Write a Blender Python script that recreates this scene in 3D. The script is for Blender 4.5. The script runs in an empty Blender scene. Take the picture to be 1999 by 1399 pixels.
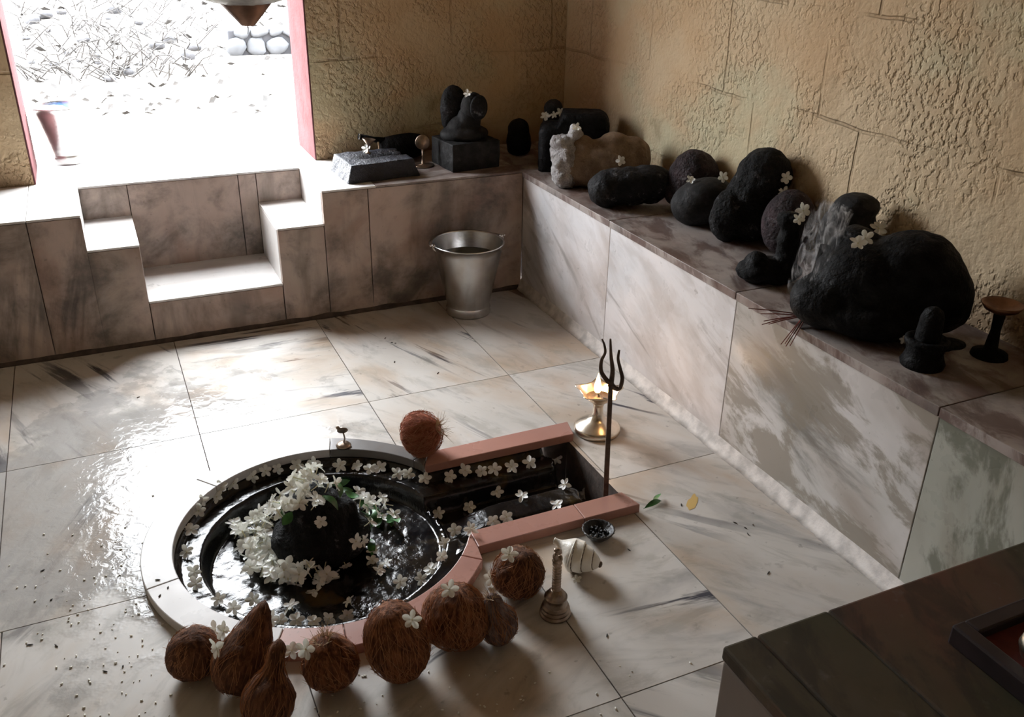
import bpy, bmesh, math, random
import numpy as np
from mathutils import Vector, Matrix, Euler, noise
from mathutils.bvhtree import BVHTree

random.seed(7)
S = bpy.context.scene
COL = S.collection
PI = math.pi
H = 0.45            # ledge height

# ------------------------------------------------------------------ camera
F, YAW, PITCH, ROLL = 1776.53, 0.432381, 0.454386, -0.0170143
CPOS = Vector((-1.38944594, -2.94023456, 1.28423436))
fw = Vector((math.cos(PITCH) * math.sin(YAW), math.cos(PITCH) * math.cos(YAW), -math.sin(PITCH)))
rt = Vector((math.cos(YAW), -math.sin(YAW), 0))
dn = fw.cross(rt)
c_, s_ = math.cos(ROLL), math.sin(ROLL)
R_ = c_ * rt + s_ * dn
D_ = -s_ * rt + c_ * dn
cam = bpy.data.cameras.new('camera')
cam.sensor_fit = 'HORIZONTAL'
cam.sensor_width = 36.0
cam.lens = F * 36.0 / 1999.0
cam.clip_start = 0.02
camo = bpy.data.objects.new('camera', cam)
COL.objects.link(camo)
camo.matrix_world = Matrix(((R_.x, -D_.x, -fw.x, CPOS.x), (R_.y, -D_.y, -fw.y, CPOS.y), (R_.z, -D_.z, -fw.z, CPOS.z), (0, 0, 0, 1)))
S.camera = camo


def ray(px, py):
    return (R_ * ((px - 999.5) / F) + D_ * ((py - 699.5) / F) + fw).normalized()


def on(px, py, z=0.0):
    """the point at height z seen at that spot of the photograph"""
    r = ray(px, py)
    return CPOS + r * ((z - CPOS.z) / r.z)


# ------------------------------------------------------------------ nodes
class NT:
    def __init__(self, name):
        self.m = bpy.data.materials.new(name)
        self.m.use_nodes = True
        self.t = self.m.node_tree
        self.t.nodes.clear()
        self.out = self.t.nodes.new('ShaderNodeOutputMaterial')
        self.b = self.add('BsdfPrincipled')
        self.t.links.new(self.b.outputs[0], self.out.inputs[0])

    def add(self, typ, **kw):
        n = self.t.nodes.new('ShaderNode' + typ)
        for k, v in kw.items():
            setattr(n, k, v)
        return n

    def set(self, sock, v):
        if isinstance(v, bpy.types.NodeSocket):
            self.t.links.new(v, sock)
        else:
            if isinstance(v, (tuple, list)) and len(v) == 3 and sock.type == 'RGBA':
                v = (*v, 1)
            sock.default_value = v

    def noise(self, vec, scale, detail=4, rough=0.55, dist=0.0):
        n = self.add('TexNoise')
        if vec is not None:
            self.set(n.inputs['Vector'], vec)
        n.inputs['Scale'].default_value = scale
        n.inputs['Detail'].default_value = detail
        n.inputs['Roughness'].default_value = rough
        n.inputs['Distortion'].default_value = dist
        return n.outputs[0]

    def vor(self, vec, scale, feature='F1'):
        n = self.add('TexVoronoi')
        n.feature = feature
        self.set(n.inputs['Vector'], vec)
        n.inputs['Scale'].default_value = scale
        return n.outputs['Distance']

    def ramp(self, fac, a, b, lo=0.0, hi=1.0):
        n = self.add('MapRange')
        n.interpolation_type = 'SMOOTHSTEP'
        self.set(n.inputs[0], fac)
        n.inputs[1].default_value = a
        n.inputs[2].default_value = b
        n.inputs[3].default_value = lo
        n.inputs[4].default_value = hi
        return n.outputs[0]

    def math(self, op, a, b=None):
        n = self.add('Math', operation=op)
        self.set(n.inputs[0], a)
        if b is not None:
            self.set(n.inputs[1], b)
        return n.outputs[0]

    def mix(self, fac, a, b):
        n = self.add('Mix', data_type='RGBA')
        self.set(n.inputs[0], fac)
        self.set(n.inputs[6], a)
        self.set(n.inputs[7], b)
        return n.outputs[2]

    def mapping(self, vec, scale=(1, 1, 1), loc=(0, 0, 0), rot=(0, 0, 0)):
        n = self.add('Mapping')
        self.set(n.inputs[0], vec)
        n.inputs[1].default_value = loc
        n.inputs[2].default_value = rot
        n.inputs[3].default_value = scale
        return n.outputs[0]

    def coord(self, which='Object'):
        return self.add('TexCoord').outputs[which]

    def bump(self, h, strength, dist, normal=None):
        n = self.add('Bump')
        self.set(n.inputs['Height'], h)
        n.inputs['Strength'].default_value = strength
        n.inputs['Distance'].default_value = dist
        if normal is not None:
            self.set(n.inputs['Normal'], normal)
        return n.outputs[0]

    def P(self, **kw):
        for k, v in kw.items():
            self.set(self.b.inputs[k.replace('_', ' ')], v)
        return self


def simple(name, col, rough=0.5, metal=0.0, nscale=0, namt=0.3, bump=0.0, bscale=60, **kw):
    t = NT(name)
    co = t.coord()
    c = col
    if nscale:
        n = t.ramp(t.noise(co, nscale, 5), 0.3, 0.7)
        c = t.mix(n, tuple(x * (1 - namt) for x in col), tuple(min(1, x * (1 + namt)) for x in col))
    t.P(Base_Color=c, Roughness=rough, Metallic=metal, **kw)
    if bump:
        t.P(Normal=t.bump(t.noise(co, bscale, 5), 1.0, bump))
    return t.m


def marble(name, base, base2, vein=(0.10, 0.10, 0.12), vein_amt=0.7, stain=(0.35, 0.22, 0.12), stain_amt=0.4, rough=0.28,
           wet=False, vlo=0.60, vhi=0.68, stretch=9.0, grime=0.0, streak=0.0, vsc=1.5, mottle=0.0, mcol=(0.10, 0.055, 0.045), mlo=0.44, mhi=0.60, spec=0.28, msc=6.5):
    t = NT(name)
    uv = t.coord('UV')
    ob = t.coord('Object')
    c = t.mix(t.ramp(t.noise(uv, 3.0, 4, 0.5, 0.5), 0.28, 0.75), base, base2)
    # broad soft grey clouds drawn out along the vein direction
    st = t.mapping(uv, (1.0, stretch * 0.5, 1))
    cl = t.ramp(t.noise(st, 2.2, 5, 0.6, 0.8), 0.52, 0.75)
    c = t.mix(t.math('MULTIPLY', cl, 0.45 * vein_amt), c, tuple(x * 0.45 + 0.12 for x in vein))
    # strong thin veins
    st2 = t.mapping(uv, (0.9, stretch, 1), (3.1, 1.7, 0))
    v = t.ramp(t.noise(st2, vsc, 6, 0.62, 0.6), vlo, vhi)
    vm = t.ramp(t.noise(uv, 1.7, 3), 0.40, 0.60)
    c = t.mix(t.math('MULTIPLY', t.math('MULTIPLY', v, vm), vein_amt), c, vein)
    # brown / yellow stains
    s1 = t.ramp(t.noise(t.mapping(uv, (1, 2.0, 1), (9, 4, 0)), 2.6, 4, 0.5, 0.4), 0.44, 0.76)
    c = t.mix(t.math('MULTIPLY', s1, stain_amt), c, stain)
    if grime:
        g1 = t.ramp(t.noise(ob, 5.0, 6, 0.65, 0.3), 0.42, 0.70)
        c = t.mix(t.math('MULTIPLY', g1, grime), c, (0.05, 0.045, 0.04))
    if streak:
        g2 = t.ramp(t.noise(t.mapping(ob, (1, 1, 0.18)), 9.0, 5, 0.6, 0.2), 0.48, 0.70)
        c = t.mix(t.math('MULTIPLY', g2, streak), c, (0.09, 0.075, 0.06))
    if mottle:
        m1 = t.ramp(t.noise(t.mapping(uv, (1.0, 2.2, 1)), msc, 6, 0.65, 0.5), mlo, mhi)
        c = t.mix(t.math('MULTIPLY', m1, mottle), c, mcol)
    sp = t.ramp(t.noise(uv, 42.0, 3), 0.66, 0.74)
    c = t.mix(t.math('MULTIPLY', sp, 0.35), c, (0.12, 0.10, 0.08))
    sp2 = t.ramp(t.noise(uv, 15.0, 4, 0.6), 0.64, 0.74)
    c = t.mix(t.math('MULTIPLY', sp2, 0.35), c, (0.17, 0.15, 0.13))
    r = t.ramp(t.noise(ob, 9.0, 4), 0.3, 0.7, rough * 0.8, rough * 1.25)
    t.P(Base_Color=c, Specular_IOR_Level=spec)
    if wet:
        d = t.add('VectorMath', operation='DISTANCE')
        t.set(d.inputs[0], t.mapping(ob, (1.0, 0.85, 1)))
        d.inputs[1].default_value = (-1.42, -0.72, 0)
        dd = t.math('ADD', d.outputs['Value'], t.math('MULTIPLY', t.math('SUBTRACT', t.noise(ob, 5.5, 5, 0.6), 0.5), 1.1))
        w = t.ramp(dd, 0.55, 0.34)
        r2 = t.add('Mix', data_type='FLOAT')
        t.set(r2.inputs[0], w)
        t.set(r2.inputs[2], r)
        r2.inputs[3].default_value = 0.045
        r = r2.outputs[0]
        c2 = t.mix(t.math('MULTIPLY', w, 0.55), c, (0.27, 0.265, 0.26))
        t.P(Base_Color=c2)
        rip = t.noise(t.mapping(ob, (1, 1, 1)), 34.0, 4, 0.55, 0.6)
        t.P(Normal=t.bump(t.math('MULTIPLY', rip, w), 0.4, 0.004))
    t.P(Roughness=r)
    return t.m


M = {}
M['floor'] = marble('floor_marble', (0.63, 0.60, 0.565), (0.54, 0.505, 0.46), vein=(0.045, 0.045, 0.06), vein_amt=1.0, stain=(0.43, 0.26, 0.12), stain_amt=0.6, rough=0.36, wet=True, vlo=0.57, vhi=0.63, stretch=8, vsc=1.4, mottle=0.38, mcol=(0.27, 0.255, 0.215), mlo=0.50, mhi=0.66, spec=0.18)
M['side'] = marble('side_marble', (0.80, 0.76, 0.76), (0.66, 0.66, 0.68), vein=(0.22, 0.20, 0.185), vein_amt=0.85, stain=(0.38, 0.30, 0.25), stain_amt=0.7, rough=0.32, stretch=6, vlo=0.52, vhi=0.66, mottle=0.22, mcol=(0.36, 0.31, 0.27))
M['back'] = marble('back_marble', (0.56, 0.44, 0.385), (0.44, 0.36, 0.31), vein=(0.06, 0.055, 0.05), vein_amt=0.9, stain=(0.30, 0.16, 0.11), stain_amt=0.65, rough=0.35, stretch=3.0, vlo=0.53, vhi=0.66, grime=0.75, streak=0.5)
M['side2'] = marble('weathered_side_marble', (0.70, 0.67, 0.66), (0.50, 0.49, 0.46), vein=(0.17, 0.16, 0.14), vein_amt=0.9, stain=(0.30, 0.23, 0.18), stain_amt=0.7, rough=0.32, stretch=4, vlo=0.48, vhi=0.62, mottle=0.8, mcol=(0.27, 0.235, 0.19), mlo=0.46, mhi=0.56, msc=4.5)
M['side3'] = marble('greenish_side_marble', (0.46, 0.46, 0.41), (0.34, 0.35, 0.30), vein=(0.13, 0.13, 0.10), vein_amt=0.9, stain=(0.22, 0.18, 0.13), stain_amt=0.6, rough=0.32, stretch=4, vlo=0.48, vhi=0.62, mottle=0.8, mcol=(0.14, 0.145, 0.11), mlo=0.46, mhi=0.56, msc=3.5)
M['step'] = marble('step_marble', (0.76, 0.74, 0.72), (0.66, 0.64, 0.62), vein=(0.22, 0.21, 0.20), vein_amt=0.7, stain=(0.38, 0.29, 0.22), stain_amt=0.4, rough=0.34, stretch=5, grime=0.12)
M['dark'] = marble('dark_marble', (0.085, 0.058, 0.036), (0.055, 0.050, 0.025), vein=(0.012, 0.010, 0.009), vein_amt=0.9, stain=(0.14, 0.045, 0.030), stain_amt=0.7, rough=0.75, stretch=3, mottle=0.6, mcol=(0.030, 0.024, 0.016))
M['darkside'] = marble('dark_side_marble', (0.24, 0.19, 0.17), (0.16, 0.135, 0.115), vein=(0.05, 0.045, 0.04), vein_amt=0.8, stain=(0.14, 0.09, 0.06), stain_amt=0.5, rough=0.55, stretch=3)
M['ledgetop'] = marble('ledge_top_marble', (0.52, 0.47, 0.44), (0.30, 0.25, 0.23), vein=(0.04, 0.035, 0.035), vein_amt=0.9, stain=(0.16, 0.085, 0.065), stain_amt=0.8, rough=0.4, stretch=4, grime=0.6, mottle=0.75)
M['grout'] = simple('dirty_grout', (0.075, 0.055, 0.045), 0.9, nscale=30, bump=0.002)
M['pink'] = marble('pink_stone', (0.47, 0.25, 0.20), (0.40, 0.205, 0.165), vein=(0.22, 0.13, 0.12), vein_amt=0.25, stain=(0.30, 0.15, 0.12), stain_amt=0.3, rough=0.3)
M['rimgrey'] = marble('grey_rim_stone', (0.58, 0.55, 0.53), (0.48, 0.47, 0.46), vein=(0.25, 0.24, 0.24), vein_amt=0.5, stain=(0.40, 0.32, 0.27), stain_amt=0.3, rough=0.30)
M['rimdark'] = marble('dark_grey_stone', (0.22, 0.21, 0.205), (0.15, 0.145, 0.14), vein=(0.07, 0.07, 0.07), vein_amt=0.6, stain=(0.2, 0.15, 0.12), stain_amt=0.3, rough=0.2, stretch=5)


def plaster():
    t = NT('ochre_plaster')
    uv = t.coord('UV')
    wob = t.mapping(uv, (1, 1, 1))
    dn_ = t.add('VectorMath', operation='SCALE')
    nz = t.add('TexNoise')
    t.set(nz.inputs['Vector'], uv)
    nz.inputs['Scale'].default_value = 4
    nz.inputs['Detail'].default_value = 3
    sub = t.add('VectorMath', operation='SUBTRACT')
    t.set(sub.inputs[0], nz.outputs['Color'])
    sub.inputs[1].default_value = (0.5, 0.5, 0.5)
    t.set(dn_.inputs[0], sub.outputs[0])
    dn_.inputs['Scale'].default_value = 0.035
    ad = t.add('VectorMath', operation='ADD')
    t.set(ad.inputs[0], wob)
    t.set(ad.inputs[1], dn_.outputs[0])
    br = t.add('TexBrick')
    t.set(br.inputs['Vector'], ad.outputs[0])
    br.inputs['Scale'].default_value = 1.0
    br.inputs['Mortar Size'].default_value = 0.006
    br.inputs['Mortar Smooth'].default_value = 0.6
    br.inputs['Brick Width'].default_value = 0.42
    br.inputs['Row Height'].default_value = 0.27
    br.offset = 0.37
    mort = br.outputs['Fac']
    gap = t.ramp(t.noise(uv, 2.7, 3), 0.42, 0.6)
    mort = t.math('MULTIPLY', mort, gap)
    # hammered pits, gathered into patches with smoother plaster bands between
    patch = t.ramp(t.noise(uv, 3.6, 3, 0.5), 0.42, 0.60)
    pn = t.noise(t.mapping(uv, (1.2, 1, 1), (0, 0, 0), (0, 0, 0.7)), 52, 2, 0.5)
    pit = t.ramp(pn, 0.66, 0.44)
    pit2 = t.noise(uv, 120, 3)
    broad = t.noise(uv, 8, 4, 0.55)
    fade = t.math('ADD', t.math('MULTIPLY', patch, 0.80), 0.14)
    h = t.math('ADD', t.math('MULTIPLY', pit, t.math('MULTIPLY', fade, 0.42)), t.math('MULTIPLY', pit2, 0.10))
    h = t.math('ADD', h, t.math('MULTIPLY', broad, 0.85))
    h = t.math('SUBTRACT', h, t.math('MULTIPLY', mort, 0.55))
    c = t.mix(t.ramp(t.noise(uv, 2.2, 5, 0.6), 0.35, 0.65), (0.57, 0.40, 0.235), (0.63, 0.49, 0.32))
    g = t.ramp(t.noise(t.mapping(uv, (1, 1, 1), (5.3, 2.2, 0)), 1.9, 4, 0.55), 0.52, 0.66)
    c = t.mix(t.math('MULTIPLY', g, 0.55), c, (0.54, 0.55, 0.38))
    c = t.mix(t.math('MULTIPLY', mort, 0.28), c, (0.20, 0.12, 0.06))
    dk = t.ramp(t.noise(t.mapping(uv, (1, 1, 1), (1.3, 8.2, 0)), 5.5, 5, 0.6), 0.60, 0.74)
    c = t.mix(t.math('MULTIPLY', dk, 0.4), c, (0.20, 0.14, 0.07))
    # darker brown band with a ragged top edge, just above the ledge
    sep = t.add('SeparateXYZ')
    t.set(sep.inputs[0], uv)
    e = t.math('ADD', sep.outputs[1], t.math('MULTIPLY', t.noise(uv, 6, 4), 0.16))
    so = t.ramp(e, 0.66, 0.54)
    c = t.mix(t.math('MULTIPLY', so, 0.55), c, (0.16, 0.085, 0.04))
    t.P(Base_Color=c, Roughness=0.75, Normal=t.bump(h, 0.75, 0.019), Specular_IOR_Level=0.25)
    return t.m


M['wall'] = plaster()
M['ceil'] = simple('ceiling_plaster', (0.42, 0.35, 0.25), 0.9, nscale=4)
M['mortar'] = simple('white_mortar', (0.64, 0.60, 0.57), 0.75, nscale=24, namt=0.25, bump=0.001, bscale=150)
M['pinkpaint'] = simple('pink_paint', (0.15, 0.068, 0.070), 0.95, nscale=9, namt=0.15, bump=0.003, Specular_IOR_Level=0.04)


def black_stone(name, col=(0.014, 0.0135, 0.0145), rough=0.5, powder=0.0, bump=0.006, bs=40, col2=None):
    t = NT(name)
    co = t.coord()
    n = t.noise(co, 16, 6, 0.65)
    c = t.mix(t.ramp(n, 0.35, 0.7), col, col2 or tuple(x * 2.4 for x in col))
    if powder:
        geo = t.add('NewGeometry')
        pn = t.ramp(t.noise(co, 17, 7, 0.72), 0.58, 0.67)
        c = t.mix(t.math('MULTIPLY', pn, powder), c, (0.35, 0.34, 0.36))
    r = t.ramp(t.noise(co, 22, 4), 0.3, 0.7, rough * 0.8, rough * 1.3)
    t.P(Specular_IOR_Level=0.18)
    t.P(Base_Color=c, Roughness=r, Normal=t.bump(t.math('ADD', t.noise(co, bs, 5, 0.6), t.math('MULTIPLY', t.noise(co, bs * 3, 3), 0.4)), 1.0, bump * 1.5))
    return t.m


M['black'] = black_stone('black_stone', (0.008, 0.0078, 0.0085), rough=0.6, powder=0.45)
M['blackrough'] = black_stone('rough_black_stone', (0.007, 0.0068, 0.007), 0.65, 0.28, 0.014, 50)
M['greyblack'] = black_stone('grey_black_stone', (0.013, 0.0125, 0.0125), 0.65, 0.05, 0.003, 30)
M['purple'] = black_stone('purplish_stone', (0.016, 0.012, 0.013), 0.6, 0.4, 0.010, 45, (0.06, 0.038, 0.042))
M['soot'] = black_stone('sooty_stone', (0.0028, 0.0026, 0.0027), 0.7, 0.0, 0.006, 30)
M['slab'] = black_stone('polished_slab', (0.013, 0.014, 0.020), 0.42, 0.0, 0.006, 60)
M['slab'].node_tree.nodes['Principled BSDF'].inputs['Specular IOR Level'].default_value = 0.6
M['brown'] = black_stone('brown_sandstone', (0.17, 0.115, 0.075), 0.75, 0.0, 0.006, 50, (0.26, 0.18, 0.12))
M['pale'] = black_stone('pale_broken_stone', (0.30, 0.27, 0.26), 0.85, 0.0, 0.016, 60, (0.62, 0.60, 0.60))


def wetblack():
    t = NT('wet_black_oil')
    co = t.coord()
    c = t.mix(t.ramp(t.noise(co, 12, 5), 0.4, 0.7), (0.006, 0.006, 0.007), (0.020, 0.016, 0.012))
    y = t.ramp(t.noise(t.mapping(co, (1, 1, 1), (4, 1, 0)), 6.0, 4), 0.60, 0.72)
    c = t.mix(t.math('MULTIPLY', y, 0.6), c, (0.11, 0.065, 0.012))
    r = t.ramp(t.noise(co, 14, 3), 0.35, 0.65, 0.07, 0.20)
    h = t.math('ADD', t.noise(co, 150, 3, 0.6, 0.6), t.math('MULTIPLY', t.noise(co, 45, 2), 0.8))
    t.P(Base_Color=c, Roughness=r, Specular_IOR_Level=0.42, Normal=t.bump(h, 0.7, 0.0006))
    return t.m


M['wet'] = wetblack()


def coir(name, c1, c2):
    t = NT(name)
    co = t.coord()
    n = t.noise(t.mapping(co, (1, 1, 0.22)), 110, 5, 0.65, 0.4)
    b = t.noise(co, 17, 4)
    c = t.mix(t.ramp(n, 0.35, 0.68), c1, c2)
    c = t.mix(t.ramp(b, 0.5, 0.75, 0, 0.6), c, tuple(x * 0.45 for x in c1))
    t.P(Base_Color=c, Roughness=0.8, Normal=t.bump(n, 1.0, 0.006), Specular_IOR_Level=0.2)
    return t.m


M['coir'] = coir('coconut_husk', (0.095, 0.036, 0.017), (0.30, 0.12, 0.055))
M['coirdark'] = coir('dark_coconut_husk', (0.07, 0.030, 0.016), (0.20, 0.088, 0.046))
M['coirred'] = coir('reddish_coconut_husk', (0.20, 0.06, 0.034), (0.48, 0.17, 0.10))
M['coirgrey'] = coir('grey_coconut_husk', (0.10, 0.06, 0.05), (0.26, 0.19, 0.17))
M['fibre'] = simple('coconut_fibre', (0.38, 0.165, 0.07), 0.7)
M['fibrered'] = simple('reddish_fibre', (0.42, 0.17, 0.09), 0.7)
M['fibrepale'] = simple('pale_fibre', (0.52, 0.38, 0.24), 0.7)


def petal():
    t = NT('white_petal')
    tr = t.add('BsdfTranslucent')
    tr.inputs[0].default_value = (0.85, 0.84, 0.72, 1)
    mx = t.add('MixShader')
    mx.inputs[0].default_value = 0.2
    t.P(Base_Color=(0.95, 0.95, 0.92), Roughness=0.5, Specular_IOR_Level=0.3)
    t.t.links.new(t.b.outputs[0], mx.inputs[1])
    t.t.links.new(tr.outputs[0], mx.inputs[2])
    t.t.links.new(mx.outputs[0], t.out.inputs[0])
    return t.m


M['petal'] = petal()
M['tube'] = simple('flower_tube', (0.70, 0.66, 0.45), 0.5)
M['leaf'] = simple('green_leaf', (0.045, 0.16, 0.036), 0.4, nscale=40, namt=0.5)
M['steel'] = simple('brushed_steel', (0.60, 0.59, 0.58), 0.27, 1.0, nscale=12, namt=0.15, bump=0.0008, bscale=30)
M['brass'] = simple('polished_brass', (0.76, 0.66, 0.54), 0.27, 1.0, nscale=25, namt=0.15)
M['oldbrass'] = simple('tarnished_brass', (0.34, 0.26, 0.20), 0.35, 1.0, nscale=30, namt=0.35, bump=0.002)
M['copper'] = simple('dark_copper', (0.22, 0.12, 0.075), 0.42, 1.0, nscale=18, namt=0.4)
M['greymetal'] = simple('dull_grey_metal', (0.34, 0.32, 0.29), 0.5, 0.7, nscale=18, namt=0.5, bump=0.004)
M['iron'] = simple('rusty_iron', (0.11, 0.075, 0.055), 0.55, 0.8, nscale=40, namt=0.4, bump=0.002)
M['water'] = simple('bucket_water', (0.03, 0.03, 0.03), 0.04, 0.0, Specular_IOR_Level=0.6)
M['shell'] = simple('conch_shell', (0.90, 0.86, 0.77), 0.3, nscale=18, namt=0.12, bump=0.002)
M['groove'] = simple('shell_groove', (0.14, 0.09, 0.06), 0.6)
M['clay'] = simple('black_clay', (0.02, 0.019, 0.019), 0.42, nscale=30, bump=0.004)
M['char'] = simple('wet_charcoal', (0.008, 0.008, 0.009), 0.12, bump=0.01, bscale=90)
M['blueplastic'] = simple('blue_plastic', (0.05, 0.22, 0.62), 0.4)
M['stick'] = simple('incense_stick', (0.22, 0.06, 0.045), 0.6)
M['tray'] = simple('dark_wood', (0.020, 0.012, 0.014), 0.5, nscale=15)
M['redcloth'] = simple('red_tray_lining', (0.11, 0.016, 0.010), 0.8, nscale=30)
M['soil'] = simple('pale_soil', (0.27, 0.25, 0.23), 0.95, nscale=3.0, namt=0.12, bump=0.03, bscale=8)
M['litter'] = simple('dry_leaf', (0.013, 0.011, 0.010), 0.8, nscale=30, namt=0.5)
M['fieldstone'] = simple('field_stone', (0.022, 0.022, 0.025), 0.85, nscale=6, namt=0.3, bump=0.01, bscale=20)
M['wallstone'] = simple('pale_wall_stone', (0.060, 0.064, 0.072), 0.85, nscale=5, namt=0.25)
M['joint'] = simple('stone_wall_joint', (0.024, 0.025, 0.030), 0.95)
M['grain'] = simple('rice_grain', (0.80, 0.77, 0.68), 0.4)
M['crumb'] = simple('dark_crumb', (0.05, 0.04, 0.03), 0.7)
M['turmeric'] = simple('turmeric_smear', (0.60, 0.40, 0.13), 0.6)


def emis(name, col, st):
    t = NT(name)
    e = t.add('Emission')
    e.inputs[0].default_value = (*col, 1)
    e.inputs[1].default_value = st
    t.t.links.new(e.outputs[0], t.out.inputs[0])
    return t.m


M['flame'] = emis('lamp_flame', (1.0, 0.62, 0.26), 4)


# ------------------------------------------------------------------ mesh helpers
def sstep(a, b, x):
    t = min(1, max(0, (x - a) / (b - a)))
    return t * t * (3 - 2 * t)


def finish(name, bm, mat, parent=None, smooth=False, bevel=0.0, seg=2):
    me = bpy.data.meshes.new(name)
    bm.normal_update()
    bm.to_mesh(me)
    bm.free()
    for m in (mat if isinstance(mat, (list, tuple)) else [mat]):
        me.materials.append(m)
    if smooth:
        for p in me.polygons:
            p.use_smooth = True
    o = bpy.data.objects.new(name, me)
    COL.objects.link(o)
    if parent is not None:
        o.parent = parent
    if bevel:
        b = o.modifiers.new('bevel', 'BEVEL')
        b.width = bevel
        b.segments = seg
        b.limit_method = 'ANGLE'
    return o


def tag(o, label, cat, group=None, kind=None):
    o['label'] = label
    o['category'] = cat
    if group:
        o['group'] = group
    if kind:
        o['kind'] = kind
    return o


def struct(o):
    o['kind'] = 'structure'
    return o


def thing(name, label, cat, loc=(0, 0, 0), rot=(0, 0, 0), group=None):
    o = bpy.data.objects.new(name, None)
    COL.objects.link(o)
    o.empty_display_size = 0.03
    o.location = loc
    o.rotation_euler = rot
    return tag(o, label, cat, group)


def box(bm, x0, x1, y0, y1, z0, z1, ang=None, mat=0, off=None):
    """a box with metre-scaled UVs, each box with its own offset and vein angle"""
    uvl = bm.loops.layers.uv.verify()
    vs = [bm.verts.new(p) for p in ((x0, y0, z0), (x1, y0, z0), (x1, y1, z0), (x0, y1, z0), (x0, y0, z1), (x1, y0, z1), (x1, y1, z1), (x0, y1, z1))]
    a = 0.0 if ang is None else ang
    ox, oy = (random.uniform(-9, 9), random.uniform(-9, 9)) if off is None else off
    for f in ((0, 3, 2, 1), (4, 5, 6, 7), (0, 1, 5, 4), (2, 3, 7, 6), (1, 2, 6, 5), (3, 0, 4, 7)):
        fc = bm.faces.new([vs[i] for i in f])
        fc.material_index = mat
        fc.normal_update()
        n = fc.normal
        for l in fc.loops:
            p = l.vert.co
            if abs(n.z) > 0.7:
                u, v = p.x, p.y
            elif abs(n.y) > 0.7:
                u, v = p.x, p.z
            else:
                u, v = p.y, p.z
            l[uvl].uv = (math.cos(a) * u + math.sin(a) * v + ox, -math.sin(a) * u + math.cos(a) * v + oy)
    return bm


def lathe(bm, prof, seg=40, c=(0, 0, 0), axis='Z', caps=True):
    rings = []
    for r, z in prof:
        ring = []
        for k in range(seg):
            a = 2 * PI * k / seg
            p = (r * math.cos(a), r * math.sin(a), z)
            if axis == 'X':
                p = (z, r * math.cos(a), r * math.sin(a))
            elif axis == 'Y':
                p = (r * math.cos(a), z, r * math.sin(a))
            ring.append(bm.verts.new((p[0] + c[0], p[1] + c[1], p[2] + c[2])))
        rings.append(ring)
    for a, b in zip(rings, rings[1:]):
        for k in range(seg):
            bm.faces.new((a[k], a[(k + 1) % seg], b[(k + 1) % seg], b[k]))
    if caps:
        if prof[0][0] > 1e-5:
            bm.faces.new(rings[0][::-1])
        if prof[-1][0] > 1e-5:
            bm.faces.new(rings[-1])
    return bm


def tube(bm, pts, rad, seg=8, closed=False):
    pts = [Vector(p) for p in pts]
    n = len(pts)
    rads = rad if isinstance(rad, (list, tuple)) else [rad] * n
    rings = []
    up = None
    for i, p in enumerate(pts):
        if closed:
            d = pts[(i + 1) % n] - pts[i - 1]
        else:
            d = pts[min(i + 1, n - 1)] - pts[max(i - 1, 0)]
        d.normalize()
        if up is None:
            up = d.orthogonal().normalized()
        up = (up - d * up.dot(d)).normalized()
        s = d.cross(up)
        rings.append([bm.verts.new(p + (up * math.cos(2 * PI * k / seg) + s * math.sin(2 * PI * k / seg)) * rads[i]) for k in range(seg)])
    m = n if closed else n - 1
    for i in range(m):
        a, b = rings[i], rings[(i + 1) % n]
        for k in range(seg):
            bm.faces.new((a[k], a[(k + 1) % seg], b[(k + 1) % seg], b[k]))
    if not closed and seg > 2:
        bm.faces.new(rings[0][::-1])
        bm.faces.new(rings[-1])
    return bm


def ell(bm, c, r, rot=(0, 0, 0), sub=3):
    m = Matrix.Translation(Vector(c)) @ Euler(rot).to_matrix().to_4x4() @ Matrix.Diagonal((*r, 1))
    bmesh.ops.create_icosphere(bm, subdivisions=sub, radius=1.0, matrix=m)
    return bm


def remesh(bm, voxel):
    me = bpy.data.meshes.new('tmp')
    bm.to_mesh(me)
    bm.free()
    o = bpy.data.objects.new('tmp', me)
    COL.objects.link(o)
    md = o.modifiers.new('r', 'REMESH')
    md.mode = 'VOXEL'
    md.voxel_size = voxel
    sm = o.modifiers.new('s', 'SMOOTH')
    sm.factor = 0.5
    sm.iterations = 4
    dg = bpy.context.evaluated_depsgraph_get()
    ev = o.evaluated_get(dg)
    m2 = ev.to_mesh()
    b = bmesh.new()
    b.from_mesh(m2)
    ev.to_mesh_clear()
    bpy.data.objects.remove(o)
    bpy.data.meshes.remove(me)
    return b


def rough(bm, amp, sc, seed=0.0, octv=3):
    bm.normal_update()
    off = Vector((seed * 3.7, seed * 1.3, seed * 7.1))
    mv = []
    for v in bm.verts:
        h = 0
        a, s = 1.0, sc
        for _ in range(octv):
            h += a * noise.noise(v.co * s + off)
            a *= 0.5
            s *= 2.1
        mv.append(v.normal * (h * amp))
    for v, d in zip(bm.verts, mv):
        v.co += d
    return bm


def blob(lobes, voxel=0.007, amp=0.006, sc=14, seed=0.0):
    bm = bmesh.new()
    for l in lobes:
        ell(bm, *l)
    return rough(remesh(bm, voxel), amp, sc, seed)


def flatten_base(bm, z):
    for v in bm.verts:
        if v.co.z < z:
            v.co.z = z
    return bm


# ------------------------------------------------------------------ the room
def prism_obj(name, loops, z0, z1):
    bm = bmesh.new()
    for lp in loops:
        lo = [bm.verts.new((x, y, z0)) for x, y in lp]
        hi = [bm.verts.new((x, y, z1)) for x, y in lp]
        n = len(lp)
        bm.faces.new(lo[::-1])
        bm.faces.new(hi)
        for i in range(n):
            bm.faces.new((lo[i], lo[(i + 1) % n], hi[(i + 1) % n], hi[i]))
    bmesh.ops.recalc_face_normals(bm, faces=bm.faces)
    return finish(name, bm, M['grout'])


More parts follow.
